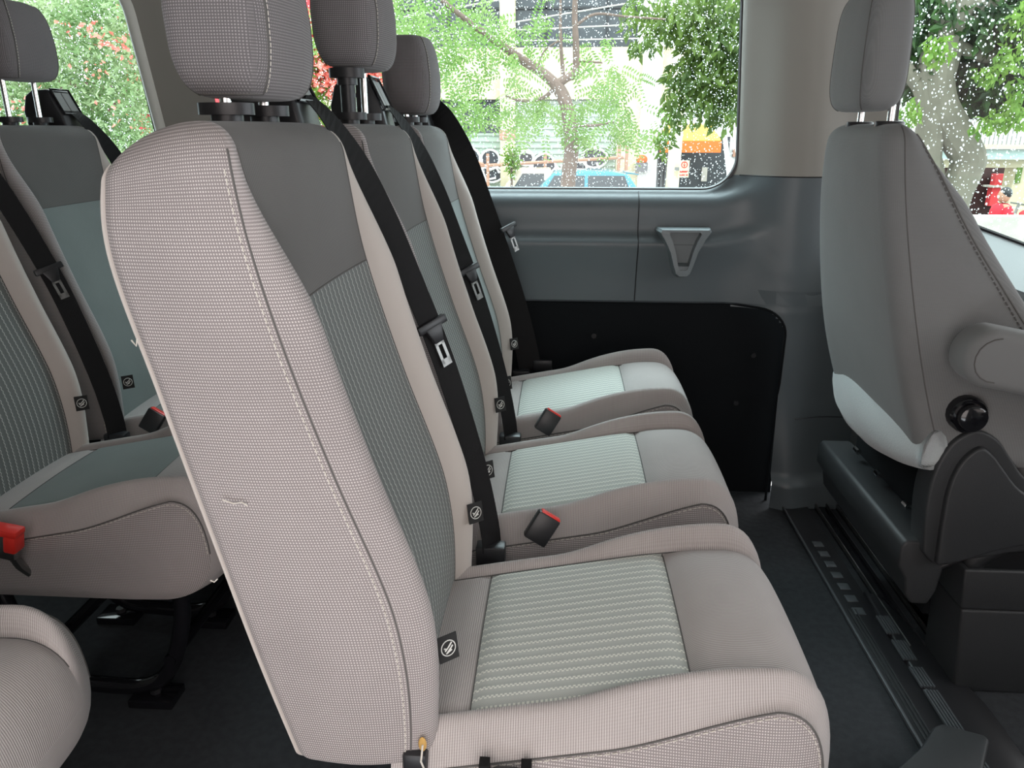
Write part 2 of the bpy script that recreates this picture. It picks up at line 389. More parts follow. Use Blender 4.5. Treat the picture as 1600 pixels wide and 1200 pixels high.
def seat_cushion(root):
    HW = .200; WI = .152
    NY = 64
    ya = sorted(set([-HW + 2 * HW * k / NY for k in range(NY + 1)] + [-WI, WI, 0]))
    tops = sorted(set([-.19 + (.25 + .19) * k / 30 for k in range(31)] + [-.10, .166]))
    def ztop(x, y):
        a = abs(y) / HW; z = .428 + .20 * (x + .10)
        if x > .10: z -= .9 * (x - .10) ** 2 * .6
        e = WI / HW
        if a > e:
            t = (a - e) / (1 - e); bo = lerp(.010, .034, sstep(-.08, .22, x)) - .006 * math.exp(-((x - .02) / .05) ** 2)
            z += bo * math.sin(PI * min(1, t * 1.25) ** .8) if t < .8 else 0
            z -= lerp(.040, -.008, sstep(.06, .32, x)) * t ** 2.6
        else:
            z += .005 * (1 - (a / e) ** 2)
            if x > .166: z += .010 * math.sin(PI * min(1, (x - .166) / .12)) ** .8 * (1 - (a / e) ** 4)
        z -= .005 * math.exp(-((a - e) / .03) ** 2)
        if a < e: z -= .006 * math.exp(-((x - .166) / .008) ** 2) + .005 * math.exp(-((x + .10) / .007) ** 2)
        return z
    def prof(y):
        a = abs(y) / HW; xf = .338 - .024 * max(0, a - .5) ** 3 / .5 ** 3 - .004 * a * a
        zk = ztop(.25, y); row = [Vector((x, y, ztop(x, y))) for x in tops]
        p0, p1, p2 = Vector((.25, zk)), Vector((xf - .004, zk + .004)), Vector((xf, .385))
        for k in range(1, 13): t = k / 12; q = (1-t)**2 * p0 + 2*t*(1-t) * p1 + t*t * p2; row.append(Vector((q.x, y, q.y)))
        p3, p4 = Vector((xf - .002, .30)), Vector((xf - .09, .287))
        for k in range(1, 11): t = k / 10; q = (1-t)**2 * p2 + 2*t*(1-t) * p3 + t*t * p4; row.append(Vector((q.x, y, q.y)))
        for x in (.15, .05, -.05, -.19): row.append(Vector((x, y, .284)))
        return row
    Pt = [prof(y) for y in ya]
    ix0 = tops.index(-.10); ix1 = tops.index(.166)
    isin = lambda i: ya[i] >= -WI - 1e-6 and ya[i + 1] <= WI + 1e-6
    # arc-length v per row
    vs = [0]
    for j in range(1, len(Pt[0])): vs.append(vs[-1] + (Pt[len(ya)//2][j] - Pt[len(ya)//2][j-1]).length)
    uv = lambda i, j: (vs[j], Pt[i][j].y); uvr = lambda i, j: (Pt[i][j].y, Pt[i][j].x)
    # side cheeks as extra rows: bulged patch between profile and a mid spine
    def cheek(sg):
        edge = Pt[0] if sg < 0 else Pt[-1]; rows = []
        ntop = len(tops) + 12
        for k in range(9):
            t = k / 8; row = []
            for p in edge:
                q = Vector((min(p.x, .22) if p.x > .22 else p.x, 0, .345)); c = p.lerp(Vector((q.x, p.y, q.z)), t)
                bul_ = .010 * math.sin(PI / 2 * min(1, t * 2.2)); row.append(Vector((c.x, p.y + sg * bul_, c.z)))
            rows.append(row)
        return rows
    cu = sub_grid('cushion', Pt, lambda i, j: not (isin(i) and ix0 <= j < ix1) and not (isin(i) and j >= ix1 and j < len(tops) + 11) , M['fine'], root, uv)
    for sg in (-1, 1):
        C = cheek(sg); sub_grid('side_panel', C, lambda i, j: True, M['side'], cu, lambda i, j: (C[i][j].x, C[i][j].z))
    sub_grid('insert_panel', Pt, lambda i, j: isin(i) and ix0 <= j < ix1, M['rib'], cu, uvr)
    sub_grid('front_pad', Pt, lambda i, j: isin(i) and ix1 <= j < len(tops) + 11, M['fine'], cu, lambda i, j: (Pt[i][j].y, vs[j]))
    mb = MB(); i0 = ya.index(-WI); i1 = ya.index(WI); U = Vector((0, 0, .0002))
    for i in (i0, i1): mb.tube([Pt[i][j] + U for j in range(0, len(tops) + 8)], .0012, 5)
    for j in (ix0, ix1): mb.tube([Pt[i][j] + U for i in range(i0, i1 + 1)], .0012, 5)
    for sg, e in ((-1, Pt[0]), (1, Pt[-1])): mb.tube([p + Vector((0, sg * .0003, 0)) for p in e[:len(tops) + 12]], .0014, 5)
    mb.build('seam', M['seam'], cu, smooth=True)
    C = cheek(-1); dashes([C[0][j].lerp(C[1][j], .28) for j in range(3, len(tops) + 12)], (0, -.0012, 0)).build('stitching', M['stitch'], cu)
    C2 = cheek(1); dashes([C2[0][j].lerp(C2[1][j], .28) for j in range(3, len(tops) + 12)], (0, .0012, 0)).build('stitching', M['stitch'], cu)
    return cu
def ribbon(path, widths, w, th=.0014):
    """closed strap: path points, width vectors"""
    vs = []; fs = []
    n = len(path)
    for i in range(n):
        t = (path[min(i+1, n-1)] - path[max(i-1, 0)]).normalized(); wv = widths[i]; wv = (wv - t * wv.dot(t)).normalized(); nn = t.cross(wv)
        for a, b in ((-1, -1), (1, -1), (1, 1), (-1, 1)): vs.append(path[i] + wv * a * w / 2 + nn * b * th / 2)
    for i in range(n - 1):
        for k in range(4): k2 = (k + 1) % 4; fs.append((i*4 + k, i*4 + k2, (i+1)*4 + k2, (i+1)*4 + k))
    fs += [(0, 1, 2, 3), tuple((n-1)*4 + k for k in (3, 2, 1, 0))]
    return vs, fs
def catmull(pts, n=8):
    out = []; q = [pts[0]] + list(pts) + [pts[-1]]
    for i in range(1, len(q) - 2):
        for k in range(n):
            t = k / n; a, b, c, d = q[i-1], q[i], q[i+1], q[i+2]
            out.append(.5 * ((2*b) + (-a + c) * t + (2*a - 5*b + 4*c - d) * t*t + (-a + 3*b - 3*c + d) * t**3))
    out.append(pts[-1]); return out
def seat_belt(root, tz=.80):
    # retractor tower at far rear shoulder
    h = MB(); y0, y1 = .118, .204
    h.prism([(-.43, 1.02), (-.445, 1.14), (-.435, 1.178), (-.415, 1.192), (-.372, 1.194), (-.345, 1.136), (-.332, 1.08), (-.325, 1.02)], 'y', y0, y1)
    ho = h.build('belt_outlet', M['blk'], root, bevel=.006, seg=3)
    # slanted face frame with two recessed gloss windows
    a = Vector((-.370, 0, 1.190)); b = Vector((-.346, 0, 1.139)); d = (b - a); nrm = Vector((d.z, 0, -d.x)).normalized(); nrm = nrm if nrm.x > 0 else -nrm
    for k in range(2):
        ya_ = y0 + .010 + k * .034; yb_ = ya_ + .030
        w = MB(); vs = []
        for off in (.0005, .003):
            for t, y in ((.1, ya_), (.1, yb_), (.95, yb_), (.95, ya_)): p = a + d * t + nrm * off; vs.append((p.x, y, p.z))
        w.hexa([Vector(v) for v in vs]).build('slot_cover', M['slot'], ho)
    f = MB(); q = [a + d * t + nrm * .003 for t in (-.05, 1.1)]
    for (s0, s1) in ((q[0], q[1]),):
        f.tube([(s0.x, y0 + .006, s0.z), (s0.x, y1 - .006, s0.z), (s1.x, y1 - .006, s1.z), (s1.x, y0 + .006, s1.z), (s0.x, y0 + .006, s0.z)], .003, 6)
    f.build('slot_frame', M['gloss'], ho, smooth=True)
    pts = [Vector(p) for p in ((-.345, .166, 1.142), (-.322, .180, 1.115), (-.290, .208, 1.055), (-.262, .228, .98), (-.228, .245, .88), (-.190, .253, .77), (-.155, .255, .65), (-.128, .255, .54), (-.112, .250, .455), (-.108, .246, .415))]
    path = catmull(pts, 6); n = len(path)
    wv = [Vector((lerp(-.1, .75, min(1, i / (n * .5))), 0, 0)) + Vector((0, lerp(1, -.68, min(1, i / (n * .5))) if False else lerp(1, .66, min(1, i / (n * .5))), 0)) for i in range(n)]
    wv = [Vector((lerp(0, .62, min(1, i / (n * .35))), lerp(1, .70, min(1, i / (n * .35))), 0)) for i in range(n)]
    vs, fs = ribbon(path, wv, .042)
    st = mesh('belt_strap', vs, fs, M['belt'], root, smooth=False)
    # tongue
    k = min(range(n), key=lambda i: abs(path[i].z - tz)); c = path[k]; t = (path[k+1] - path[k-1]).normalized(); w = (wv[k] - t * wv[k].dot(t)).normalized(); nn = t.cross(w)
    if nn.dot(Vector((1, -1, 0))) < 0: nn = -nn
    R4 = Matrix((( w.x, nn.x, t.x, c.x), (w.y, nn.y, t.y, c.y), (w.z, nn.z, t.z, c.z), (0, 0, 0, 1)))
    tb = MB(); tb.box((-.030, -.003, -.007), (.030, .008, .007), R4); tb.prism([(-.018, .002), (.018, .002), (.009, .030), (-.009, .030)], 'y', .001, .009)
    for i in range(len(tb.v) - 8, len(tb.v)): tb.v[i] = tuple(R4 @ Vector(tb.v[i]))
    to = tb.build('belt_tongue', M['blk'], st, bevel=.0025, seg=2)
    pl = MB(); pl.box((-.0095, .003, .028), (-.004, .0055, .066), R4); pl.box((.004, .003, .028), (.0095, .0055, .066), R4); pl.box((-.0095, .003, .058), (.0095, .0055, .070), R4); pl.box((-.0095, .003, .024), (.0095, .0055, .034), R4)
    pl.build('tongue_plate', M['steel'], st)
    an = MB().box((-.135, .232, .385), (-.085, .262, .425)).build('belt_anchor', M['blk'], root, bevel=.004)
def seat_buckle(root, x=-.03, y=.30, z=.455):
    R4 = Matrix.Translation((x, y, z)) @ Matrix.Rotation(math.radians(32), 4, 'Y') @ Matrix.Rotation(math.radians(-12), 4, 'X')
    b = MB().box((-.021, -.011, -.045), (.021, .011, .008), R4).build('buckle', M['blk'], root, bevel=.004)
    MB().box((-.017, -.008, .004), (.0195, .008, .0105), R4).build('release_button', M['red'], b, bevel=.002)
    return b
def seat_frame(root):
    f = MB()
    for y in (-.13, .13):
        f.box((-.20, y - .012, .268), (.22, y + .012, .286))
        p = catmull([Vector(v) for v in ((-.17, y, .28), (-.15, y, .20), (-.13, y, .10), (-.08, y, .045), (0, y, .032), (.10, y, .034), (.16, y, .08), (.20, y, .2), (.20, y, .28))], 5)
        f.tube(p, .016, 10)
    f.tube([(-.12, -.15, .08), (-.12, .15, .08)], .014, 8); f.tube([(.17, -.15, .11), (.17, .15, .11)], .012, 8)
    fr = f.build('seat_frame', M['gloss'], root, smooth=True)
    for y in (-.13, .13):
        for x in (-.10, .12):
            MB().box((x - .045, y - .03, 0), (x + .045, y + .03, .018)).build('foot_plate', M['gloss'], fr, bevel=.003)
            MB().tube([(x, y, .016), (x, y, .028)], .011, 6).build('bolt', M['blk'], fr)
def make_seat():
    r = empty('passenger_seat', (0, .91, 0))
    seat_back(r); seat_headrest(r); seat_cushion(r); seat_belt(r); seat_buckle(r, -.014, .262, .468); seat_frame(r)
    return r
def kids(o): return [c for c in bpy.data.objects if c.parent == o]
def copy_tree(o, parent=None):
    c = o.copy(); COL.objects.link(c)
    if parent: c.parent = parent
    for ch in kids(o): copy_tree(ch, c)
    return c
seat = make_seat()
GS = 'passenger seats in two rows'
tag(seat, 'grey cloth passenger seat nearest the viewer, its pale woven side panel filling the middle', 'seat', GS)
for (x, y, dz, lab) in ((0, 1.41, .064, 'middle seat of the front bench, headrest raised high on its posts'),
                        (0, 1.91, 0, 'front row seat beside the wall, bluish light on its ribbed cushion'),
                        (-.92, 1.36, .06, 'shaded grey rear row seat behind the nearest seat, red buckle at its side'),
                        (-.92, 1.86, .075, 'rear row seat by the wall under the left window, headrest on chrome posts'),
                        (-.945, .635, .06, 'rear row seat showing only its pale cushion corner at the bottom left')):
    c = copy_tree(seat); c.location = (x, y, 0); tag(c, lab, 'seat', GS)
    for k in kids(c):
        if k.name.startswith('headrest'): k.location.z += dz
    if y == 1.41:
        h = [k for k in kids(c) if k.name.startswith('headrest')][0]
        s = MB(); s.tube([(-.362, -.055, 1.12 - dz), (-.362, -.055, 1.122)], .0125, 12); s.tube([(-.362, -.055, 1.105), (-.362, -.055, 1.118)], .017, 12)
        s.prism([(-.362 + .030 * math.cos(a), -.055 + .022 * math.sin(a)) for a in [2*PI*k/18 for k in range(18)]], 'z', 1.116, 1.131)
        s.build('post_sleeve', M['blk'], h, smooth=True)
        w = MB(); w.box((-.352, -.0575, 1.03 + .025), (-.3488, -.0525, 1.03 + .055)); w.box((-.352, -.0575, 1.03 + .062), (-.3488, -.0525, 1.03 + .078)); w.build('sleeve_window', M['chrome'], h)
    if (x, y) == (0, 1.91):
        for k in kids(c):
            if k.name.startswith('belt_strap'):
                old = k
        pts = catmull([Vector(p_) for p_ in ((-.350, .165, 1.16), (-.315, .20, 1.12), (-.270, .245, 1.03), (-.225, .268, .90), (-.180, .275, .77), (-.135, .278, .63), (-.100, .272, .50), (-.085, .266, .42))], 6)
        vs_, fs_ = ribbon(pts, [Vector((1, .12, 0))] * len(pts), .066)
        wide = mesh('belt_strap', vs_, fs_, M['belt'], c, smooth=False)
        for tn in kids(old): tn.parent = wide; tn.location = (.052, .008, .03)
        bpy.data.objects.remove(old)
        MB().box((-.075, .262, .42), (-.020, .275, .45)).build('belt_anchor', M['blk'], c, bevel=.003)
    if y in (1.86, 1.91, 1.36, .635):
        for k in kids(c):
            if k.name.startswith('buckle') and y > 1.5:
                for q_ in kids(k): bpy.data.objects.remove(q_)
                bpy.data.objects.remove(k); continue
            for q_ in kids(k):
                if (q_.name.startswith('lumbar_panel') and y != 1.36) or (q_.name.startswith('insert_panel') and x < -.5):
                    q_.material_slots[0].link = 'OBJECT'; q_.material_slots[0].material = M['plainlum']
    if x == -.92 and y == 1.36:
        R4 = Matrix.Translation((-.035, -.245, .43)) @ Matrix.Rotation(math.radians(10), 4, 'Y')
        b = MB().box((-.035, -.011, -.035), (.03, .011, .015), R4).build('spare_buckle', M['steel'], c, bevel=.003)
        q = MB(); q.box((-.04, -.014, .010), (.036, .014, .024), R4); q.box((.012, -.014, -.02), (.034, .014, .012), R4); q.build('release_button', M['red'], b, bevel=.004)
        MB().tube([(-.035, -.235, .40), (-.03, -.222, .36), (-.03, -.20, .33)], .008, 8).build('buckle_stalk', M['steel'], b, smooth=True)
# details only on the nearest seat
b = MB(); b.box((-.175, -.205, .372), (-.145, -.165, .405)); b.build('hinge', M['blk'], seat, bevel=.006)
MB().tube([(-.148, -.209, .425), (-.150, -.213, .405), (-.143, -.214, .385)], .0012, 6).build('loose_thread', M['stitch'], seat, smooth=True)
MB().sphere((-.150, -.200, .418), (.005, .003, .010)).build('foam_patch', M['foam'], seat, smooth=True)
s = MB()
for x in (-.082, -.034): MB().box((x, -.222, .350), (x + .012, -.208, .412)).build('strap_loop', M['belt'], seat)

MB().box((-.068, -.224, .34), (-.036, -.210, .405)).build('recline_lever', M['blk_grain'], seat, bevel=.006)
t = MB()
for (x, z, d) in ((-.345, .735, ((0, 0), (.012, -.004), (.02, -.002), (.026, -.006))), (-.415, .905, ((0, 0), (.004, -.006), (.006, .002))), (-.362, .640, ((0, 0), (-.004, -.004), (-.008, -.002)))):
    MB().tube([(x + a, -.2135, z + b_) for a, b_ in d], .0008, 4).build('snagged_thread', M['stitch'], seat)
#OUTER
# ================================================================ van body
def YW(x, z):
    """inner surface of the left side trim"""
    zz = z - .05 * sstep(.42, .62, x)
    base = PROF(zz) if z < 1.0 else PROF(min(zz, .99)) - .10 * (z - 1.0) * .35
    fade = sstep(.46, .60, x)
    flat = 2.245 - .03 * (z - .9) * (z > .9)
    y = lerp(base, flat, fade)
    return y - .055 * sstep(.50, .655, x) + .030 * sstep(.672, .80, x)
PROF = interp([(.60, 2.252), (.70, 2.240), (.765, 2.223), (.783, 2.2185), (.796, 2.222), (.807, 2.243), (.822, 2.2525), (.865, 2.253), (.885, 2.2545), (.902, 2.2605), (.915, 2.272), (.926, 2.290), (.95, 2.300), (1.0, 2.300)])
def side_panels(win, outer, name_fn, top_lean=0):
    """plate around a rounded window; returns pieces by class"""
    x0, x1, z0, z1, r = win; X0, X1, Z0, Z1 = outer
    loop = []
    def arc(cx, cz, a0): 
        for k in range(13): a = math.radians(a0 + 90 * k / 12); loop.append((cx + r * math.cos(a), cz + r * math.sin(a)))
    def seg(a, b, n):
        for k in range(1, n): t = k / n; loop.append((lerp(a[0], b[0], t), lerp(a[1], b[1], t)))
    arc(x1 - r, z1 - r, 0); seg((x1 - r, z1), (x0 + r, z1), 14); arc(x0 + r, z1 - r, 90); seg((x0, z1 - r), (x0, z0 + r), 8)
    arc(x0 + r, z0 + r, 180); seg((x0 + r, z0), (x1 - r, z0), 40); arc(x1 - r, z0 + r, 270); seg((x1, z0 + r), (x1, z1 - r), 8)
    cx, cz = (x0 + x1) / 2, (z0 + z1) / 2
    def outp(p):
        x, z = p
        # straight out for the edges, fan in the corners
        fx = lerp(X0, X1, (x - x0) / (x1 - x0)); fz = lerp(Z0, Z1, (z - z0) / (z1 - z0))
        dx = max(0, abs(x - cx) - ((x1 - x0) / 2 - r)) / r; dz = max(0, abs(z - cz) - ((z1 - z0) / 2 - r)) / r
        if dx == 0: return (x, Z1 if z > cz else Z0)
        if dz == 0: return (X1 if x > cx else X0, z)
        xr_ = x1 - r if x > cx else x0 + r; zr_ = z1 - r if z > cz else z0 + r; XX = X1 if x > cx else X0; ZZ = Z1 if z > cz else Z0
        a = math.atan2(dz, dx) / (PI / 2)
        return (XX, lerp(zr_, ZZ, min(1, a * 2))) if a < .5 else (lerp(XX, xr_, (a - .5) * 2), ZZ)
    b = bmesh.new(); N = 46; rings = []
    for k in range(-5, N + 1):
        ring = []
        for p in loop:
            q = outp(p)
            if k >= 0:
                t = k / N; x, z = lerp(p[0], q[0], t), lerp(p[1], q[1], t)
                d = math.hypot(x - p[0], z - p[1]); y = YW(x, z) + (.012 * math.exp(-(d / .010)))
                if z < .97 and abs(z - z0) < .2 and x < .47: y = YW(x, z)
            else:
                x, z = p; x += (cx - x) / abs(cx - x + 1e-9) * 0; y = YW(x, z) + (.012 if not (z < .95 and x < .47) else 0); y = lerp(y, 2.312, -k / 5)
            lean = top_lean * (z - 1.0) if z > 1 else 0
            ring.append(b.verts.new((x - lean, y, z)))
        rings.append(ring)
    n = len(loop)
    for a_, c_ in zip(rings, rings[1:]):
        for i in range(n): b.faces.new((a_[i], a_[(i+1) % n], c_[(i+1) % n], c_[i]))
    for co, no in (((0, 0, .975), (.0, 0, 1)), ((.219, 0, 0), (1, 0, 0)), ((.43, 0, 0), (1, 0, 0))):
        bmesh.ops.bisect_plane(b, geom=b.verts[:] + b.edges[:] + b.faces[:], plane_co=co, plane_no=no)
    return b, loop
def pieces(b, cls, defs):
    for key, (name, mat) in defs.items():
        c = b.copy(); kill = [f for f in c.faces if cls(f.calc_center_median()) != key]
        bmesh.ops.delete(c, geom=kill, context='FACES')
        if not c.faces: c.free(); continue
        m = bpy.data.meshes.new(name); c.to_mesh(m); c.free(); m.materials.append(mat)
        for p in m.polygons: p.use_smooth = True
        tag(link(bpy.data.objects.new(name, m)), kind='structure')
b1, loop1 = side_panels((-.74, .497, .932, 1.52, .098), (-.98, .885, .617, 1.64), None, .06)
pieces(b1, lambda c: 'p' if c.z > .975 and c.x > .43 or c.z > 1.0 else ('l' if c.x < .219 else 'r'),
       {'p': ('wall_left', M['beige']), 'l': ('trim_1', M['grey_blue']), 'r': ('trim_2', M['grey_blue'])}); b1.free()
b2, loop2 = side_panels((-2.35, -1.185, .932, 1.56, .16), (-2.6, -.98, .617, 1.64), None, .12)
pieces(b2, lambda c: 'p' if c.z > .975 else 'l', {'p': ('wall_left', M['beige']), 'l': ('trim_3', M['grey_blue'])}); b2.free()
# seam between the two lower trims and the pillar parting line
def seamline(pts, name='trim_4', r=.0016): tag(MB().tube(pts, r, 5).build(name, M['blk'], smooth=True), kind='structure')
seamline([(.219, YW(.219, z) - .0003, z) for z in np.linspace(.617, .928, 40)])
seamline([(x, YW(x, .975) - .0003, .975) for x in np.linspace(.50, .885, 30)], 'trim_5')
# lower wall: black lining with rounded corner, grey pillar foot
def pillar_foot():
    b = bmesh.new(); nx, nz = 60, 60
    g = {}
    for i in range(nx + 1):
        for j in range(nz + 1):
            x = lerp(.40, 1.00, i / nx); z = lerp(-.02, .66, j / nz)
            y = YW(x, .617) + .004 * sstep(.60, .617, z) + min(.617 - z, .05) * .10 * (x < 2); y = lerp(y, y - .045, sstep(.40, .05, z) * sstep(.60, .72, x))
            if z < .10 and x > .6: y -= .022 * sstep(.10, .085, z)
            g[i, j] = b.verts.new((x, y, z))
    for i in range(nx):
        for j in range(nz):
            x = lerp(.40, 1.00, (i + .5) / nx); z = lerp(-.02, .66, (j + .5) / nz)
            ccx, ccz = .575, .53; rr_ = .075
            inside = ((x < .65 and z < .605) or (z > .60 and x < .50)) and not (x > ccx and z > ccz and math.hypot(x - ccx, z - ccz) > rr_)
            if not inside: b.faces.new((g[i, j], g[i + 1, j], g[i + 1, j + 1], g[i, j + 1]))
    m = bpy.data.meshes.new('trim_6'); b.to_mesh(m); b.free(); m.materials.append(M['grey_blue'])
    for p in m.polygons: p.use_smooth = True
    tag(link(bpy.data.objects.new('trim_6', m)), kind='structure')
pillar_foot()
seamline([(x, YW(x, .617) - .0305 * sstep(.40, .05, .285) - .016, .285) for x in np.linspace(.70, .98, 12)], 'trim_7')
tag(MB().box((-2.6, 2.262, -.02), (.68, 2.28, .62)).build('wall_left', M['blackpanel']), kind='structure')
lip = MB(); pth = [(-2.6, 2.252, .612), (.50, 2.252, .612)] + [(.575 + .075 * math.sin(a), YW(.575 + .075 * math.sin(a), .6) + .002, .532 + .075 * math.cos(a)) for a in np.linspace(0, PI / 2, 9)] + [(.651, 2.20, .3), (.651, 2.205, 0)]
tag(lip.tube(pth, .004, 6).build('trim_8', M['blackpanel'], smooth=True), kind='structure')
for x, z in ((.104, .505), (.583, .453), (.545, .30)):
    s = MB(); s.tube([(x, 2.264, z), (x, 2.256, z)], .0075, 10); tag(s.build('lining_clip', M['blk'], smooth=True), 'small round black clip on the black side lining at height %d cm' % int(z * 100) if False else None)
    o = bpy.data.objects[-1] if False else [q for q in bpy.data.objects if q.name.startswith('lining_clip')][-1]
clips = sorted([q for q in bpy.data.objects if q.name.startswith('lining_clip')], key=lambda q: q.name)
for q, l in zip(clips, ('small round clip on the black lining above the farthest seat cushion', 'small round clip near the rounded corner of the black lining', 'faint round clip low on the black lining right of the cushions')): tag(q, l, 'clip', 'clips of the black lining')
# recessed grip / cup holder in the trim
def cup():
    r = empty('cup_holder', (.345, 2.205, .77))
    out = [(-.068, .064), (.068, .064), (.072, .056), (.058, .035), (.040, .0), (.028, -.040), (.020, -.062), (.010, -.070), (-.010, -.070), (-.020, -.062), (-.028, -.040), (-.040, .0), (-.058, .035), (-.072, .056)]
    inn = [(-.040, .056), (.040, .056), (.044, .050), (.034, .030), (.024, .0), (.016, -.034), (.0125, -.046), (.009, -.050), (-.009, -.050), (-.0125, -.046), (-.016, -.034), (-.024, .0), (-.034, .030), (-.044, .050)]
    n = len(out); vs = []; fs = []
    lay = [(out, .012), (out, -.012), (out, -.020), (inn, -.022), (inn, -.014), (inn, .035)]
    lay[2] = ([(x * .95, z * .97) for x, z in out], -.021)
    lay[0] = (out, -.012); lay.insert(0, ([(x * 1.10, z * 1.06 - .004) for x, z in out], .042)); lay.insert(1, ([(x * 1.03, z * 1.02 - .001) for x, z in out], -.002))
    lay[-1] = (inn, .014)
    for poly, y in lay: vs += [(x, y, z) for x, z in poly]
    for a in range(len(lay) - 1):
        for i in range(n): fs.append((a*n + i, a*n + (i+1) % n, (a+1)*n + (i+1) % n, (a+1)*n + i))
    o = mesh('rim', vs, fs, M['grey_blue2'], r, smooth=False, recalc=True)
    bk = MB(); bk.prism(inn, 'y', .0135, .016); bk.build('recess_back', M['grey_blue2'], r)
    fl = MB(); fl.hexa([Vector(v) for v in ((-.012, -.016, -.052), (.012, -.016, -.052), (.012, .013, -.048), (-.012, .013, -.048), (-.014, -.016, -.040), (.014, -.016, -.040), (.014, .013, -.034), (-.014, .013, -.034))]).build('recess_floor', M['grey_blue2'], r)
    tag(r, 'grey plastic V-shaped cup holder set into the side trim under the window', 'cup holder'); return r
M['grey_blue2'] = plain('satin_grey_plastic', (.17, .195, .205), .35, bump=.1, scale=900)
cup()
M['lit_trim'] = plain('window_lit_pillar_edge', (.66, .66, .60), .5)  # paler than the pillar, window light on the edge put into the colour
M['grip'] = plain('highlit_grip_plastic', (.075, .082, .088), .4)  # lighter than the black tread, ridge highlights put into the colour
# glass
def glassmat(name, tint, refl=1):
    m = bpy.data.materials.new(name); m.use_nodes = True; nt = m.node_tree; nt.nodes.remove(nt.nodes['Principled BSDF'])
    t = nt.nodes.new('ShaderNodeBsdfTransparent'); t.inputs[0].default_value = (*tint, 1); g = nt.nodes.new('ShaderNodeBsdfGlossy'); g.inputs['Roughness'].default_value = .02
    f = nt.nodes.new('ShaderNodeLayerWeight'); f.inputs[0].default_value = .5; mx = nt.nodes.new('ShaderNodeMixShader'); g_ = G(nt)
    nt.links.new(g_.m('MULTIPLY_ADD', g_.m('POWER', f.outputs['Facing'], 5.0), .8, .035), mx.inputs[0]); nt.links.new(t.outputs[0], mx.inputs[1]); nt.links.new(g.outputs[0], mx.inputs[2]); nt.links.new(mx.outputs[0], nt.nodes['Material Output'].inputs[0]); return m
M['glass'] = glassmat('tinted_window_glass', (.80, .93, .94)); M['glass2'] = glassmat('door_window_glass', (.70, .84, .82))
def dropmat():
    m, nt, b = newmat('rain_water'); setp(b, base=(.95, .97, 1), rough=.15, spec=.5, trans=.25, ior=1.33)
    tr = nt.nodes.new('ShaderNodeBsdfTranslucent'); tr.inputs[0].default_value = (.95, .97, .98, 1); mx = nt.nodes.new('ShaderNodeMixShader'); mx.inputs[0].default_value = .6
    nt.links.new(b.outputs[0], mx.inputs[1]); nt.links.new(tr.outputs[0], mx.inputs[2]); nt.links.new(mx.outputs[0], nt.nodes['Material Output'].inputs[0]); return m
M['drop'] = dropmat()
def window(name, loop, lean, matg, poly=None):
    fr = MB(); pts = [Vector((x - (lean * (z - 1) if z > 1 else 0), 2.308, z)) for x, z in loop]
    fr.tube(pts + [pts[0]], .007, 6); o = tag(fr.build(name, M['blk'], smooth=True), kind='structure')
    g = MB(); n = len(pts); g.add([tuple(p) for p in pts], [tuple(range(n))]); g.build('glass_pane', matg, o); return pts
def raindrops(pts, count, label, rmin=.0007, rmax=.0019, dens=None, yy=2.309):
    xs_ = [p.x for p in pts]; zs_ = [p.z for p in pts]; vs = []; fs = []; poly = [(p.x, p.z) for p in pts]
    def inside(x, z):
        c = False; j = len(poly) - 1
        for i in range(len(poly)):
            if (poly[i][1] > z) != (poly[j][1] > z) and x < (poly[j][0] - poly[i][0]) * (z - poly[i][1]) / (poly[j][1] - poly[i][1]) + poly[i][0]: c = not c
            j = i
        return c
    k = 0
    while k < count:
        x = random.uniform(min(xs_), max(xs_)); z = random.uniform(min(zs_), max(zs_))
        if not inside(x, z): continue
        r = rmin + (rmax - rmin) * random.random() ** 2.2; o = len(vs); el = random.uniform(.9, 1.5); k += 1
        for q in range(6): a = q * PI / 3; vs.append((x + r * math.cos(a), yy, z + r * el * math.sin(a)))
        for q in range(6): a = q * PI / 3; vs.append((x + .6 * r * math.cos(a), yy + .55 * r, z + .6 * r * el * math.sin(a)))
        vs.append((x, yy + .75 * r, z))
        for q in range(6):
            q2 = (q + 1) % 6; fs.append((o + q, o + q2, o + 6 + q2, o + 6 + q)); fs.append((o + 6 + q, o + 6 + q2, o + 12))
    tag(mesh('raindrops', vs, fs, M['drop']), label, 'raindrops', kind='stuff')
w1 = window('window_1', loop1, .06, M['glass']); raindrops(w1, 9000, 'fine raindrops on the long side window behind the headrests')
w2 = window('window_2', loop2, .12, M['glass']); raindrops(w2, 5000, 'fine raindrops on the left rear side window')
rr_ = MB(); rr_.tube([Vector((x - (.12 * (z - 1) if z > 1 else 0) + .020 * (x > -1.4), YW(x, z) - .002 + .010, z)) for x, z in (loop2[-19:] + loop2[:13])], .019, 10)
tag(rr_.build('trim_11', M['lit_trim'], smooth=True), kind='structure')
# driver door window
dwl = [(.912, .872), (1.10, .862), (1.35, .775), (1.9, .76), (1.85, 1.45), (1.6, 1.56), (.885, 1.56)]
w3 = window('window_3', dwl, 0, M['glass2']); raindrops(w3, 4200, 'larger raindrops on the driver door window', .0010, .0032)
o = MB(); o.prism([(.872, .60), (.912, .60), (.912, .872), (.885, 1.62), (.845, 1.62)], 'y', 2.255, 2.31); tag(o.build('trim_9', M['blk'], bevel=.004), kind='structure')
o = MB(); o.prism([(.842, .60), (.872, .60), (.846, 1.62), (.815, 1.62)], 'y', 2.215, 2.30); tag(o.build('trim_10', M['grey_blue2'], bevel=.008), kind='structure')
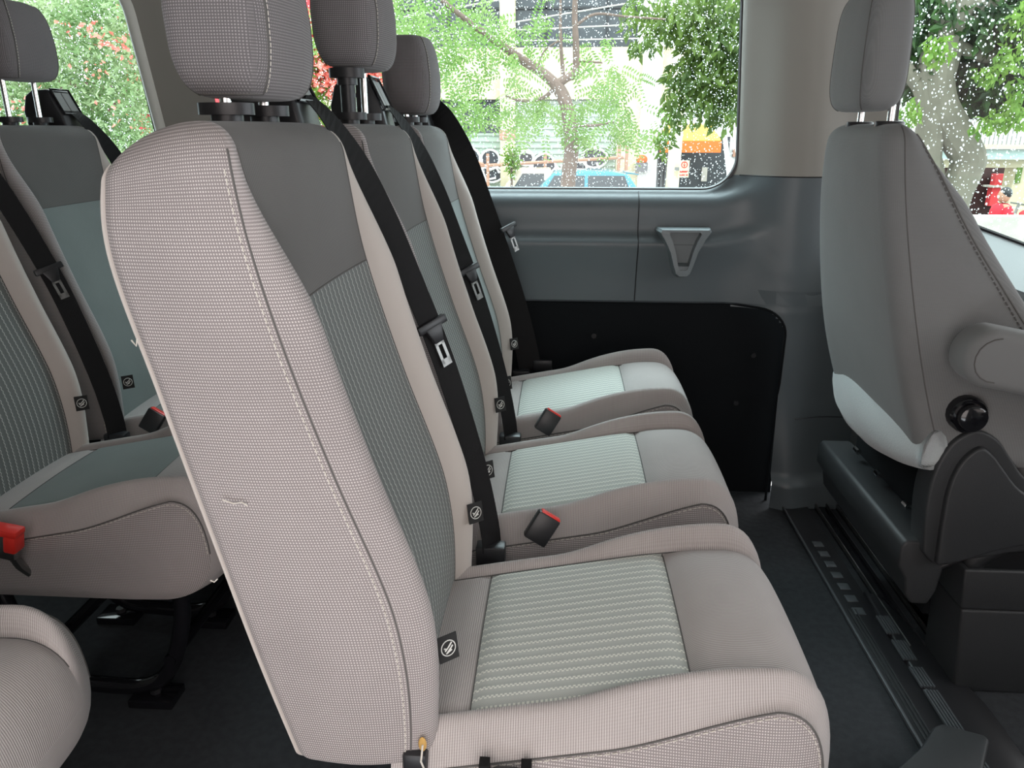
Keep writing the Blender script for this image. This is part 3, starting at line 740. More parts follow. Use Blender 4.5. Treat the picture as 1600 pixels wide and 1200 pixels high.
# driver door trim: sloping sill top
d = MB()
for (xa, za), (xb, zb) in (((.88, .872), (1.10, .862)), ((1.10, .862), (1.35, .775)), ((1.35, .775), (2.0, .76))):
    d.hexa([Vector(v) for v in ((xa, 2.08, .0), (xb, 2.08, .0), (xb, 2.31, .0), (xa, 2.31, .0), (xa, 2.08, za - .13), (xb, 2.08, zb - .13), (xb, 2.31, zb), (xa, 2.31, za))])
tag(d.build('door_1', M['grey_blue2'], bevel=.0), kind='structure')
# rest of the shell
def st(name, mb, mat): return tag(mb.build(name, mat), kind='structure')
st('floor', MB().box((-2.6, -.2, -.05), (2.3, 2.31, 0)), M['carpet'])
st('ceiling', MB().box((-2.6, -.2, 1.63), (2.3, 2.35, 1.68)), M['headliner'])
st('wall_rear', MB().box((-2.66, -.2, 0), (-2.6, 2.31, 1.63)), M['beige'])
r = MB()
for bx in (((-2.6, -.24, 0), (-.62, -.2, 1.45)), ((-2.6, -.24, 1.45), (2.3, -.2, 1.63)), ((.52, -.24, 0), (2.3, -.2, .95)), ((.52, -.24, .95), (1.05, -.2, 1.45))): r.box(*bx)
st('wall_right', r, M['beige'])
st('wall_front', MB().box((2.2, -.2, 0), (2.3, 2.31, .85)), M['blk'])

st('wall_light_block', MB().box((-14, -6.6, -1.2), (14, -6.2, 5.5)), plain('light_block_warm_plaster', (.34, .285, .265), .9))  # unseen added wall: cuts skylight at the door, warm tint for the bounce
# ================================================================ floor fittings
def tread():
    r = empty('tread_strip', (.76, 1.75, 0))
    X = lambda v: v - .76; Yl = lambda v: v - 1.75
    m = MB(); m.box((X(.686), Yl(1.02), 0), (X(.765), Yl(2.22), .008)); m.build('base_strip', M['blk'], r, bevel=.002)
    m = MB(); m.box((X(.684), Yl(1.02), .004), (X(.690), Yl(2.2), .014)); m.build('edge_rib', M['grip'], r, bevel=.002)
    for x in (.700, .708, .716): 
        MB().box((X(x), Yl(1.05), .007), (X(x + .0035), Yl(1.62), .0115)).build('grip_rib', M['blk_grain'], r)
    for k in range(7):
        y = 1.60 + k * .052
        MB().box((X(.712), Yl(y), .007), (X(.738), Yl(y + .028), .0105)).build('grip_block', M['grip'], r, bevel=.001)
    # second ribbed row of blocks beside it
    m = MB()
    m.prism([(X(.752), Yl(1.10)), (X(.835), Yl(1.02)), (X(.862), Yl(1.02)), (X(.862), Yl(1.30)), (X(.800), Yl(1.66)), (X(.765), Yl(1.70))], 'z', 0, .016)
    m.build('kick_plate', M['blk'], r, bevel=.006)
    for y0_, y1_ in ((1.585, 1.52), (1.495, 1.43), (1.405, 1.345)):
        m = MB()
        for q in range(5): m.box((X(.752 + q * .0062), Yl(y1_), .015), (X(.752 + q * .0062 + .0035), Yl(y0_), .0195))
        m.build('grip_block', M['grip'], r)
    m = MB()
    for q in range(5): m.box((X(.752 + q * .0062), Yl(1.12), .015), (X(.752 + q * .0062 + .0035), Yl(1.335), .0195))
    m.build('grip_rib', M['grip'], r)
    tag(r, 'long black plastic tread strip with ribbed blocks on the floor before the seats', 'tread strip')
tread()
def rail(x0, x1, lab):
    r = empty('seat_rail', ((x0 + x1) / 2, 1.8, 0)); w = (x1 - x0) / 2
    MB().box((-w, -.32, 0), (w, .38, .006)).build('rail_base', M['gloss'], r)
    MB().box((-w, -.32, .005), (-w + .003, .38, .018)).build('rail_lip', M['steel'], r, bevel=.001); MB().box((w - .003, -.32, .005), (w, .38, .018)).build('rail_lip', M['blk'], r, bevel=.001)
    tag(r, lab, 'rail')
rail(.786, .822, 'narrow black floor rail with a bright edge beside the tread strip'); rail(.85, .89, 'wider dark floor rail closer to the driver seat base')
# bottom-right curved trim
ct = MB(); A = [(.50, .96), (.568, 1.039), (.631, 1.092), (.672, 1.140), (.690, 1.150), (.752, 1.126), (.756, 1.115), (.712, 1.048), (.66, .95)]
ct.prism(A, 'z', 0, .10); tag(ct.build('corner_trim', M['blk_grain'], bevel=.022, seg=4), 'curved dark plastic corner piece at the bottom right edge, end of the tread strip', 'trim piece')
# storage box
def sbox():
    r = empty('storage_box', (.98, 1.43, 0)); X = lambda v: v - .98; Yl = lambda v: v - 1.43
    def fr(z): t = z / .30; return (lerp(.825, .785, t), 1.16, lerp(1.357, 1.335, t), lerp(1.50, 1.45, t))
    def ring(z, o=0): x0, x1, y0, y1 = fr(z); return [Vector((X(x0 - o), Yl(y0 - o), z)), Vector((X(x1), Yl(y0 - o), z)), Vector((X(x1), Yl(y1), z)), Vector((X(x0 - o), Yl(y1), z))]
    MB().hexa(ring(0) + ring(.205)).build('box_body', M['blk_grain'], r, bevel=.007, seg=3)
    # open-topped upper part
    a = ring(.208, .003); b_ = ring(.300, .003)
    def ins(q, d, z): return [Vector((q[0].x + d, q[0].y + d, z)), Vector((q[1].x - d, q[1].y + d, z)), Vector((q[2].x - d, q[2].y - d, z)), Vector((q[3].x + d, q[3].y - d, z))]
    c = ins(b_, .012, .300); d = ins(a, .012, .215)
    vs = a + b_ + c + d; fs = [(0,3,2,1)] + [(i, (i+1)%4, (i+1)%4+4, i+4) for i in range(4)] + [(i+4, (i+1)%4+4, (i+1)%4+8, i+8) for i in range(4)] + [(i+8, (i+1)%4+8, (i+1)%4+12, i+12) for i in range(4)] + [(12,13,14,15)]
    mb = MB(); mb.add(vs, fs); mb.build('box_rim', M['blk_grain'], r, bevel=.005, seg=3)
    tag(r, 'black plastic storage box standing on the floor in front of the driver seat base', 'storage box'); return r
sbox()
sb = MB(); sb.tube(catmull([Vector(v) for v in ((.825, 1.40, .255), (.84, 1.405, .290), (.90, 1.41, .325), (1.0, 1.41, .345), (1.14, 1.41, .35))], 6), [.016] + [.024] * 24, 12)
tag(sb.build('grab_handle', M['blk_grain'], smooth=True), 'smooth black curved handle lying in the open storage box', 'handle')

# ================================================================ driver seat
def driver():
    r = empty('driver_seat', (.62, 1.60, 0)); ox, oy = .62, 1.60
    xr = interp([(.45, .705), (.5, .68), (.65, .628), (.8, .592), (.95, .566), (1.05, .556), (1.12, .556)]); xs = interp([(.45, .98), (.55, .955), (.66, .90), (.80, .800), (.92, .715), (1.03, .650), (1.07, .625), (1.12, .60)])
    Wf = interp([(.45, .25), (.55, .25), (.7, .236), (.9, .205), (1.05, .175), (1.12, .150)])
    g = lambda f, o: (lambda z: f(z) - o)
    Pt, cl, rows, vc = back_grid(g(xr, ox), g(xs, ox), Wf, lambda z: Wf(z) - .05, lambda z: .8 * (1 - sstep(.95, 1.08, z)), .50, 1.108, .035, .03, .035, [], capy=.22)
    n = len(cl)
    AR = arcs(Pt)
    bk = sub_grid('backrest', Pt, lambda i, j: cl[j] == 'shell', M['dseat'], r, lambda i, j: (AR[j], vc[i]))
    sub_grid('bolster', Pt, lambda i, j: cl[j] == 'bol', M['dseat'], bk, lambda i, j: (Pt[i][j].y, vc[i])); sub_grid('front_panel', Pt, lambda i, j: cl[j] == 'ins', M['dseat'], bk, lambda i, j: (Pt[i][j].y, vc[i]))
    js = [j for j in range(1, n) if cl[j] != cl[j - 1]]
    m = MB()
    for j in (js[0], js[-1]): m.tube([Pt[i][j] for i in range(5, len(rows) - 8)], .0016, 5)
    for j in (12, n - 12): m.tube([Pt[i][j] for i in range(5, len(rows) - 4)], .0012, 5)
    m.build('seam', M['seam'], bk, smooth=True)
    dashes([Pt[i][js[0] - 1].lerp(Pt[i][js[0]], .55) for i in range(8, len(rows) - 10)], (0, -.001, 0), .007, .0035, .0012).build('stitching', M['seam'], bk)
    # rolled fleece hem along the bottom of the back
    def roll(y): return Vector((.700 - ox - .010 * math.cos(y * 9), y, .535 - .020 * (1 - (y / .25) ** 2)))
    vs = []; fs = []; ny, na = 26, 18
    for i in range(ny + 1):
        y = lerp(-.252, .235, i / ny); c = roll(y); e = 1 - .35 * (abs(i / ny - .5) * 2) ** 4
        for k in range(na):
            a = 2 * PI * k / na; rr = (.052 + .006 * math.sin(3 * a + y * 14)) * e
            vs.append((c.x - .012 + rr * .72 * math.cos(a), y + .004 * math.sin(5 * a), c.z + rr * 1.15 * math.sin(a)))
    for i in range(ny):
        for k in range(na): fs.append((i*na + k, i*na + (k+1) % na, (i+1)*na + (k+1) % na, (i+1)*na + k))
    fs.append(tuple(range(na)))
    mesh('rolled_hem', vs, fs, M['fleece'], bk)
    # headrest
    Ph = []
    for i in range(27):
        ph = -PI / 2 + PI * i / 26; sz = math.copysign(abs(math.sin(ph)) ** .45, math.sin(ph)); cz = abs(math.cos(ph)) ** .45
        z = 1.235 + sz * .105; row = []
        for j in range(45):
            th = 2 * PI * j / 44 + PI; c = math.copysign(abs(math.cos(th)) ** .55, math.cos(th)); s_ = math.copysign(abs(math.sin(th)) ** .5, math.sin(th))
            k = (z - 1.125) / .21
            row.append(Vector((-.050 + c * .047 * cz * (1 - .12 * abs(k - .4)), s_ * .108 * cz ** .7 * (1 - .1 * k), z)))
        Ph.append(row)
    h = sub_grid('headrest', Ph, lambda i, j: True, M['dseat'], r, lambda i, j: (Ph[i][j].x + Ph[i][j].y, Ph[i][j].z))
    m = MB()
    for jj in (5, 17, 27, 39): m.tube([Ph[i][jj] for i in range(3, 24)], .0013, 5)
    m.build('seam', M['seam'], h, smooth=True)
    for y in (-.075, .075):
        MB().tube([(-.025, y, 1.04), (-.025, y, 1.16)], .0065, 12).build('post', M['chrome'], h, smooth=True)
        m = MB(); m.prism([(-.025 + .027 * math.cos(a), y + .020 * math.sin(a)) for a in [2*PI*k/18 for k in range(18)]], 'z', 1.095, 1.113); m.build('headrest_guide', M['blk'], bk, bevel=.004)
    # armrest on the aisle side
    m = MB(); prof = []
    for a in np.linspace(PI * .5, PI * 1.5, 14): prof.append((.725 + .052 * math.cos(a) - ox, .735 + .052 * math.sin(a)))
    prof += [(1.10 - ox, .61), (1.12 - ox, .66), (1.10 - ox, .715)]
    prof = [(x, z - .0 * x) for x, z in prof]
    m.prism(prof, 'y', -.335, -.262); ar = m.build('armrest', M['dseat'], r, bevel=.018, seg=5)
    MB().tube([(x, -.3355, z) for x, z in [(.725 + .038 * math.cos(a) - ox, .735 + .038 * math.sin(a)) for a in np.linspace(PI * .5, PI * 1.5, 10)]], .0012, 5).build('seam', M['seam'], ar, smooth=True)
    MB().tube([(.80 - ox, -.245, .72), (.80 - ox, -.27, .72)], .03, 14).build('armrest_pivot', M['blk'], ar, smooth=True)
    # recline knob
    m = MB(); kx, kz = .735 - ox, .612
    m.tube([(kx, -.235, kz), (kx, -.262, kz), (kx, -.268, kz)], [.034, .034, .030], 20); kn = m.build('recline_knob', M['gloss'], r, smooth=True)
    m = MB(); m.tube([(kx, -.262, kz), (kx, -.282, kz), (kx, -.286, kz)], [.026, .024, .018], 20); m.build('knob_cap', M['gloss'], kn, smooth=True)
    # rounded side cover
    sc = [(.702, .33), (.692, .42), (.693, .48), (.704, .530), (.725, .565), (.757, .582), (.795, .566), (.825, .53), (.86, .49), (.92, .45), (.98, .40), (.95, .36), (.84, .33), (.78, .315), (.75, .305), (.72, .31)]
    m = MB(); m.prism([(v.x, v.z) for v in catmull([Vector((x - ox, 0, z)) for x, z in sc], 4)], 'y', -.262, -.20); c1 = m.build('side_cover', M['blk_grain'], r, bevel=.010, seg=4)
    sc2 = [(.725, .31), (.720, .42), (.722, .48), (.735, .525), (.762, .553), (.788, .538), (.812, .51), (.85, .47), (.92, .43), (.94, .38), (.84, .35), (.78, .325), (.748, .315)]
    m = MB(); m.prism([(v.x, v.z) for v in catmull([Vector((x - ox, 0, z)) for x, z in sc2], 4)], 'y', -.274, -.255); m.build('cover_plate', M['blk_grain'], c1, bevel=.005, seg=3)
    # base: rear pedestal cover, frame, tracks
    m = MB(); pr = [(.668, .332), (.675, .345), (.742, .345), (.754, .335), (.757, .300), (.750, .235), (.738, .205), (.706, .205), (.692, .225), (.686, .262), (.668, .290)]
    m.prism([(x - ox, z) for x, z in pr], 'y', -.245, .265); pc = m.build('pedestal_cover', M['blk_grain'], r, bevel=.006, seg=3)
    m = MB(); m.box((.80 - ox, -.12, .10), (1.15 - ox, .22, .30)); m.build('seat_base', M['blackpanel'], r)  # base and legs near-black, shade under the seat put into the colour
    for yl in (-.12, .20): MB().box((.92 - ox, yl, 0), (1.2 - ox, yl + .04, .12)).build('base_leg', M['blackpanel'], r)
    m = MB(); m.box((.74 - ox, -.19, .32), (1.25 - ox, .23, .46)); m.build('seat_pan', M['blackpanel'], r, bevel=.02)
    m = MB(); m.box((.86 - ox, -.25, .44), (1.35 - ox, .25, .56)); m.build('cushion', M['dseat'], r, bevel=.04, seg=4)
    m = MB(); m.tube(catmull([Vector(v) for v in ((.74 - ox, -.235, .285), (.79 - ox, -.238, .315), (.83 - ox, -.238, .333), (1.15 - ox, -.238, .335))], 5), .010, 8); m.build('height_lever', M['blk'], r, smooth=True)
    for y in (-.15, .0, .13):
        MB().tube([(.715 - ox, y, .37), (.715 - ox, y + .02, .37)], .007, 8).build('bolt', M['chrome'], r, smooth=True)
    tag(r, 'grey cloth driver seat seen from behind at the right, with armrest and black side cover', 'seat')
driver()
_d = [o for o in bpy.data.objects if o.name == 'driver_seat'][0]; _c = copy_tree(_d); _c.name = 'unseen_front_seat'; _c.location = (.86, .42, 0); tag(_c, 'unseen front passenger seat added to block light, nearer than the driver seat', 'seat')  # unseen copy, added to keep door light off the driver seat

# ================================================================ street
GZ = lambda y: -.70 - .047 * (y - 3)
def leafmat(name, c1, c2, tr=.5):
    m = bpy.data.materials.new(name); m.use_nodes = True; nt = m.node_tree; b = nt.nodes['Principled BSDF']; g = G(nt); x, y, z, ob = g.obj()
    col = g.mix(g.ss(g.noise(ob, 3.5, 5, .7), .35, .65), c1, c2); nt.links.new(col, b.inputs['Base Color']); setp(b, rough=.5)
    t = nt.nodes.new('ShaderNodeBsdfTranslucent'); nt.links.new(col, t.inputs[0]); mx = nt.nodes.new('ShaderNodeMixShader'); mx.inputs[0].default_value = tr
    nt.links.new(b.outputs[0], mx.inputs[1]); nt.links.new(t.outputs[0], mx.inputs[2]); nt.links.new(mx.outputs[0], nt.nodes['Material Output'].inputs[0]); return m
M['leaf'] = leafmat('bright_feathery_leaves', (.13, .27, .05), (.27, .40, .13)); M['leaf2'] = leafmat('dark_glossy_leaves', (.07, .13, .03), (.22, .33, .07))
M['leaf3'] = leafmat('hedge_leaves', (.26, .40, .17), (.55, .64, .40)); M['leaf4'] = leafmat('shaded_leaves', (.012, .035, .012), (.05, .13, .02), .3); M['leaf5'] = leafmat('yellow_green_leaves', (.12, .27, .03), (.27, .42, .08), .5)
M['flower'] = plain('red_blossom', (.80, .20, .15), .7); M['bark'] = plain('brown_bark', (.19, .135, .11), .9, bump=1, scale=30, var=12); M['bark2'] = plain('pale_grey_bark', (.20, .18, .14), .9, bump=1, scale=14, var=5)
M['cream'] = plain('cream_plaster', (.66, .58, .40), .9, var=2); M['white'] = plain('white_plaster', (.85, .84, .81), .9, var=1); M['darkglass'] = plain('dark_window', (.05, .055, .06), .2); M['brick'] = plain('dark_grey_brick', (.10, .10, .11), .9, var=20)
M['shutter'] = plain('pale_green_shutter', (.40, .47, .39), .6); M['brown'] = plain('rusty_brown_metal', (.42, .24, .17), .8); M['orange'] = plain('orange_canvas', (.72, .16, .03), .8); M['yellow'] = plain('yellow_orange_canvas', (.70, .36, .07), .8)
M['corr'] = plain('grey_corrugated_metal', (.22, .22, .23), .6, var=3); M['concrete'] = plain('concrete', (.55, .52, .46), .95, var=3); M['asphalt'] = plain('pale_asphalt', (.33, .33, .33), .95, var=2)
M['blue'] = plain('turquoise_car_paint', (.015, .20, .28), .25, coat=.6); M['beigecar'] = plain('beige_car_paint', (.62, .52, .38), .3, coat=.4); M['pole'] = plain('cream_pole', (.70, .62, .45), .9); M['paintw'] = plain('white_spray_paint', (.85, .85, .85), .8); M['paintk'] = plain('black_spray_paint', (.06, .06, .07), .8)
M['redwall'] = plain('red_painted_wall', (.75, .06, .07), .8, var=2); M['shopdark'] = plain('dark_shop_interior', (.05, .02, .02), .9, var=2); M['teal'] = plain('pale_teal_beam', (.48, .62, .60), .8); M['skin'] = plain('skin', (.45, .25, .17), .6); M['shirt'] = plain('red_shirt', (.70, .03, .05), .9); M['trousers'] = plain('dark_trousers', (.04, .045, .07), .9); M['rubber'] = plain('rubber', (.02, .02, .02), .8)
g = MB(); g.hexa([Vector(v) for v in ((-30, 2.6, GZ(2.6) - .3), (60, 2.6, GZ(2.6) - .3), (60, 60, GZ(60) - .3), (-30, 60, GZ(60) - .3), (-30, 2.6, GZ(2.6)), (60, 2.6, GZ(2.6)), (60, 60, GZ(60)), (-30, 60, GZ(60)))])
tag(g.build('floor', M['asphalt']), kind='structure').name = 'floor_street'
def R4px(px0, py0, px1, py1, Y):
    a, b_, c, d = P(px0, py0, Y), P(px1, py0, Y), P(px0, py1, Y), P(px1, py1, Y)
    return min((a.x + c.x) / 2, (b_.x + d.x) / 2), max((a.x + c.x) / 2, (b_.x + d.x) / 2), (c.z + d.z) / 2, (a.z + b_.z) / 2
def slab(mb, px0, py0, px1, py1, Y, th): x0, x1, z0, z1 = R4px(px0, py0, px1, py1, Y); return mb.box((x0, Y, z0), (x1, Y + th, z1))
# --- shop front building with shutters
YB = 23.0; gz = GZ(YB)  # building coordinates below were scaled up about the camera from a nearer version
bl = empty('shop_building', (0, YB, gz))
def ABS(o):
    v = Vector(o.location)
    return v if not o.parent else v + ABS(o.parent)
def part(name, mat, parent, mb, bevel=0, smooth=False):
    o = mb.build(name, mat, parent, bevel=bevel, smooth=smooth); o.location = tuple(-v for v in ABS(parent)); return o
m = MB(); m.box((-6.9, YB, gz), (-4.72, YB + .9, 9.2)); m.box((-4.72, YB, 1.88), (2.95, YB + .9, 3.22)); m.box((-1.79, YB - .2, gz), (-1.38, YB + .3, 9.2)); m.box((1.52, YB - .05, gz), (2.14, YB + .9, 1.88)); m.box((-4.72, YB, 6.2), (2.95, YB + .9, 9.2))
part('wall', M['cream'], bl, m)
m = MB(); m.box((1.98, YB - .12, 3.22), (2.95, YB + .8, 9.2)); m.box((2.14, YB - .1, gz), (2.67, YB + .8, 3.3)); part('white_wall', M['white'], bl, m)
for (a, b_) in ((-4.72, -1.79), (-1.38, 1.98)):
    w = MB(); w.box((a, YB + .28, 3.22), (b_, YB + .36, 6.2)); o = part('upper_window', M['darkglass'], bl, w); f = MB(); n = 4
    for k in range(1, n): f.box((lerp(a, b_, k / n) - .03, YB + .2, 3.22), (lerp(a, b_, k / n) + .03, YB + .29, 6.2))
    f.box((a, YB + .2, 4.2), (b_, YB + .29, 4.26)); part('window_bars', M['blk'], o, f)
def shutter(a, b_, z0, z1):
    m = MB(); z = z0; k = 0
    while z < z1: m.box((a, YB + .20 + .05 * (k % 2), z), (b_, YB + .36, min(z + .085, z1))); z += .085; k += 1
    return part('roller_shutter', M['shutter'], bl, m)
s1 = shutter(-4.72, -1.79, gz, .985); s2 = shutter(-1.38, 1.52, gz, 1.88)
m = MB(); z = .985; k = 0
while z < 1.88: m.box((-4.72, YB + .18 + .03 * (k % 2), z), (-1.79, YB + .36, z + .07)); z += .07; k += 1
part('dark_grille', M['brick'], bl, m)
m = MB(); m.box((-1.81, YB - .24, .80), (-1.37, YB - .17, 1.06)); part('rust_patch', M['brown'], bl, m)
def graffiti(parent, blobs, strokes):
    f = MB(); k = YB / F
    for (px, py, rx, ry) in blobs:
        c = P(px, py, YB + .17); f.prism([(c.x + rx * k * math.cos(a), c.z + ry * k * math.sin(a)) for a in [2*PI*i/20 for i in range(20)]], 'y', YB + .16, YB + .19)
    part('graffiti_fill', M['paintk'], parent, f)
    f = MB()
    for (px, py, rx, ry) in blobs:
        c = P(px, py, YB + .15); f.tube([(c.x + rx * k * math.cos(a), YB + .15, c.z + ry * k * math.sin(a)) for a in [2*PI*i/20 for i in range(21)]], .035, 5)
    for s_ in strokes: f.tube([P(x, y, YB + .13) for x, y in s_], .035, 5)
    part('graffiti_outline', M['paintw'], parent, f)
graffiti(s1, [(733, 248, 17, 16), (766, 249, 14, 14), (768, 272, 18, 12), (742, 283, 10, 12)], [[(712, 262), (722, 252), (738, 254)], [(748, 275), (752, 262), (760, 281), (775, 278)], [(781, 270), (775, 262), (765, 266)]])
graffiti(s2, [(850, 262, 18, 20), (822, 247, 11, 11), (929, 247, 19, 14), (905, 262, 12, 9), (870, 278, 10, 14)], [[(812, 235), (835, 242), (828, 262)], [(868, 258), (878, 268), (874, 288)], [(905, 255), (915, 252), (917, 268)], [(932, 254), (938, 268), (948, 266)]])
tag(bl, 'cream two-storey shop building with graffiti-painted roller shutters across the street', 'building')
# white building and awning entrance
wb = empty('white_building', (5.0, YB + 1.4, gz))
m = MB(); m.box((2.67, YB + 1.4, gz), (2.76, YB + 2.3, 9.2)); m.box((2.76, YB + 1.4, 1.56), (6.0, YB + 2.3, 3.86)); m.box((2.67, YB + 1.4, 3.86), (8.3, YB + 2.3, 9.2)); m.box((4.72, YB + 1.4, gz), (6.7, YB + 2.3, 1.56)); part('wall', M['white'], wb, m)
m = MB(); k = 0; x = 2.67
while x < 3.27: m.box((x, YB + .95 + .05 * (k % 2), gz), (x + .06, YB + 1.4, .87)); x += .06; k += 1
part('corrugated_panel', M['corr'], wb, m)
m = MB(); m.box((3.27, YB + 1.1, gz), (4.9, YB + 1.4, .87)); dr = part('black_gate', M['darkglass'], wb, m)
m = MB(); m.box((4.14, YB + 1.04, -.4), (4.30, YB + 1.11, 0)); part('gate_latch', M['concrete'], dr, m)
m = MB(); m.box((5.06, YB + 1.3, .75), (6.0, YB + 1.42, 1.1)); m.box((5.06, YB + 1.3, .3), (6.0, YB + 1.42, .52)); part('wall_band', M['brown'], wb, m)
tag(wb, 'white building with dark gate under the orange awning', 'building')
aw = empty('awning', (3.6, 22, .8)); YA = 22.0; a0, a1 = P(1032, 222, YA), P(1127, 222, YA); t0, t1 = P(1042, 193, 23.4), P(1112, 193, 23.4); m = MB()
m.hexa([Vector((a0.x, YA, a0.z)), Vector((a1.x, YA, a1.z)), Vector((t1.x + .2, 23.6, a1.z)), Vector((t0.x - .2, 23.6, a0.z)), Vector((a0.x, YA, a0.z + .05)), Vector((a1.x, YA, a1.z + .05)), Vector((t1.x, 23.6, t1.z)), Vector((t0.x, 23.6, t0.z))]); part('canopy', M['yellow'], aw, m)
m = MB(); m.box((a0.x, YA - .05, a0.z - .27), (a1.x, YA + .02, a0.z + .03)); part('valance', M['orange'], aw, m)
tag(aw, 'orange and yellow canvas awning over the dark gate across the street', 'awning')
q = P(1054, 300, 20.0); m = MB(); m.tube([(q.x - .10, 20.0, GZ(20)), (q.x + .10, 20.0, 8)], [.17, .13], 12); tag(m.build('utility_pole', M['pole'], smooth=True), 'cream concrete utility pole standing before the awning', 'pole')
sg = empty('parking_sign', P(1069, 264, 19.7)); m = MB(); m.box((-.12, 0, -.20), (.12, .012, .20)); m.build('sign_board', M['cream'], sg)
m = MB(); m.tube([(.07 * math.cos(a), -.004, .10 + .07 * math.sin(a)) for a in [2*PI*i/16 for i in range(17)]], .011, 5); m.box((-.009, -.006, .045), (.009, 0, .155)); m.box((-.03, -.006, .09), (.03, 0, .105)); m.build('red_circle', M['red'], sg)
m = MB(); m.box((-.10, -.006, -.08), (.10, 0, -.045)); m.box((-.10, -.006, -.155), (.10, 0, -.13)); m.build('red_bars', M['red'], sg)
m = MB(); m.box((-.22, .008, -.04), (-.10, .06, .04)); m.build('bracket', M['steel'], sg); tag(sg, 'small cream sign with a red circle on the utility pole', 'sign')
mt = empty('meter_box', P(1002, 258, YB - .12)); MB().box((-.16, -.16, -.18), (.16, 0, .07)).build('box', M['corr'], mt); MB().sphere((0, -.08, .16), (.16, .08, .13)).build('lamp_dome', M['orange'], mt, smooth=True); tag(mt, 'small grey meter box with orange dome on the white wall', 'meter')
for i, (a, b_) in enumerate((((1128, 170), (1142, 300)), ((1140, 150), (1162, 300)))):
    A_, B_ = P(*a, 18.5), P(*b_, 17.2); d_ = (B_ - A_).normalized(); B_ = B_ + d_ * ((B_.z - GZ(17)) / -d_.z)
    m = MB(); m.tube([A_, B_], .05, 6); tag(m.build('leaning_pole', M['white'], smooth=True), ('thinner white pole leaning right of the awning, the left one', 'thicker white pole leaning beside the window corner, the right one')[i], 'pole', 'white leaning poles')
# railing
fe = empty('railing', (0, 22, GZ(22)))
A_, B_ = P(700, 262, 22), P(975, 246, 22); m = MB(); m.tube([A_, B_], .045, 6); part('top_rail', M['brown'], fe, m)
m = MB(); m.tube([P(712, 240, 22), P(755, 257, 22)], .05, 6); part('brace', M['brown'], fe, m)
for px in (762, 852, 968, 980):
    m = MB(); t_ = P(px, 240 if px < 900 else 225, 22); m.tube([(t_.x, 22, t_.z), (t_.x, 22, GZ(22))], .045, 6); part('rail_post', M['brown'], fe, m)
tag(fe, 'rusty brown street railing before the graffiti shutters', 'railing')
for i, (a, b_) in enumerate((((640, 25), (1000, -40)), ((640, 62), (1000, 2)), ((700, 52), (1000, 38)), ((720, 66), (1000, 60)))):
    yy = 17 + i * .5; m = MB(); pts = [P(*a, yy), P(*b_, yy)]; d_ = (pts[1] - pts[0]); m.tube([pts[0] - d_ * 1.5, pts[0], pts[1], pts[1] + d_ * 1.5], .016, 5)
    tag(m.build('power_line', M['concrete'], smooth=True), ('uppermost pale cable crossing the dark upper windows', 'second pale cable from the top crossing the upper windows', 'third pale cable from the top, nearly level', 'lowest pale cable just above the cream wall')[i], 'cable', 'overhead cables')
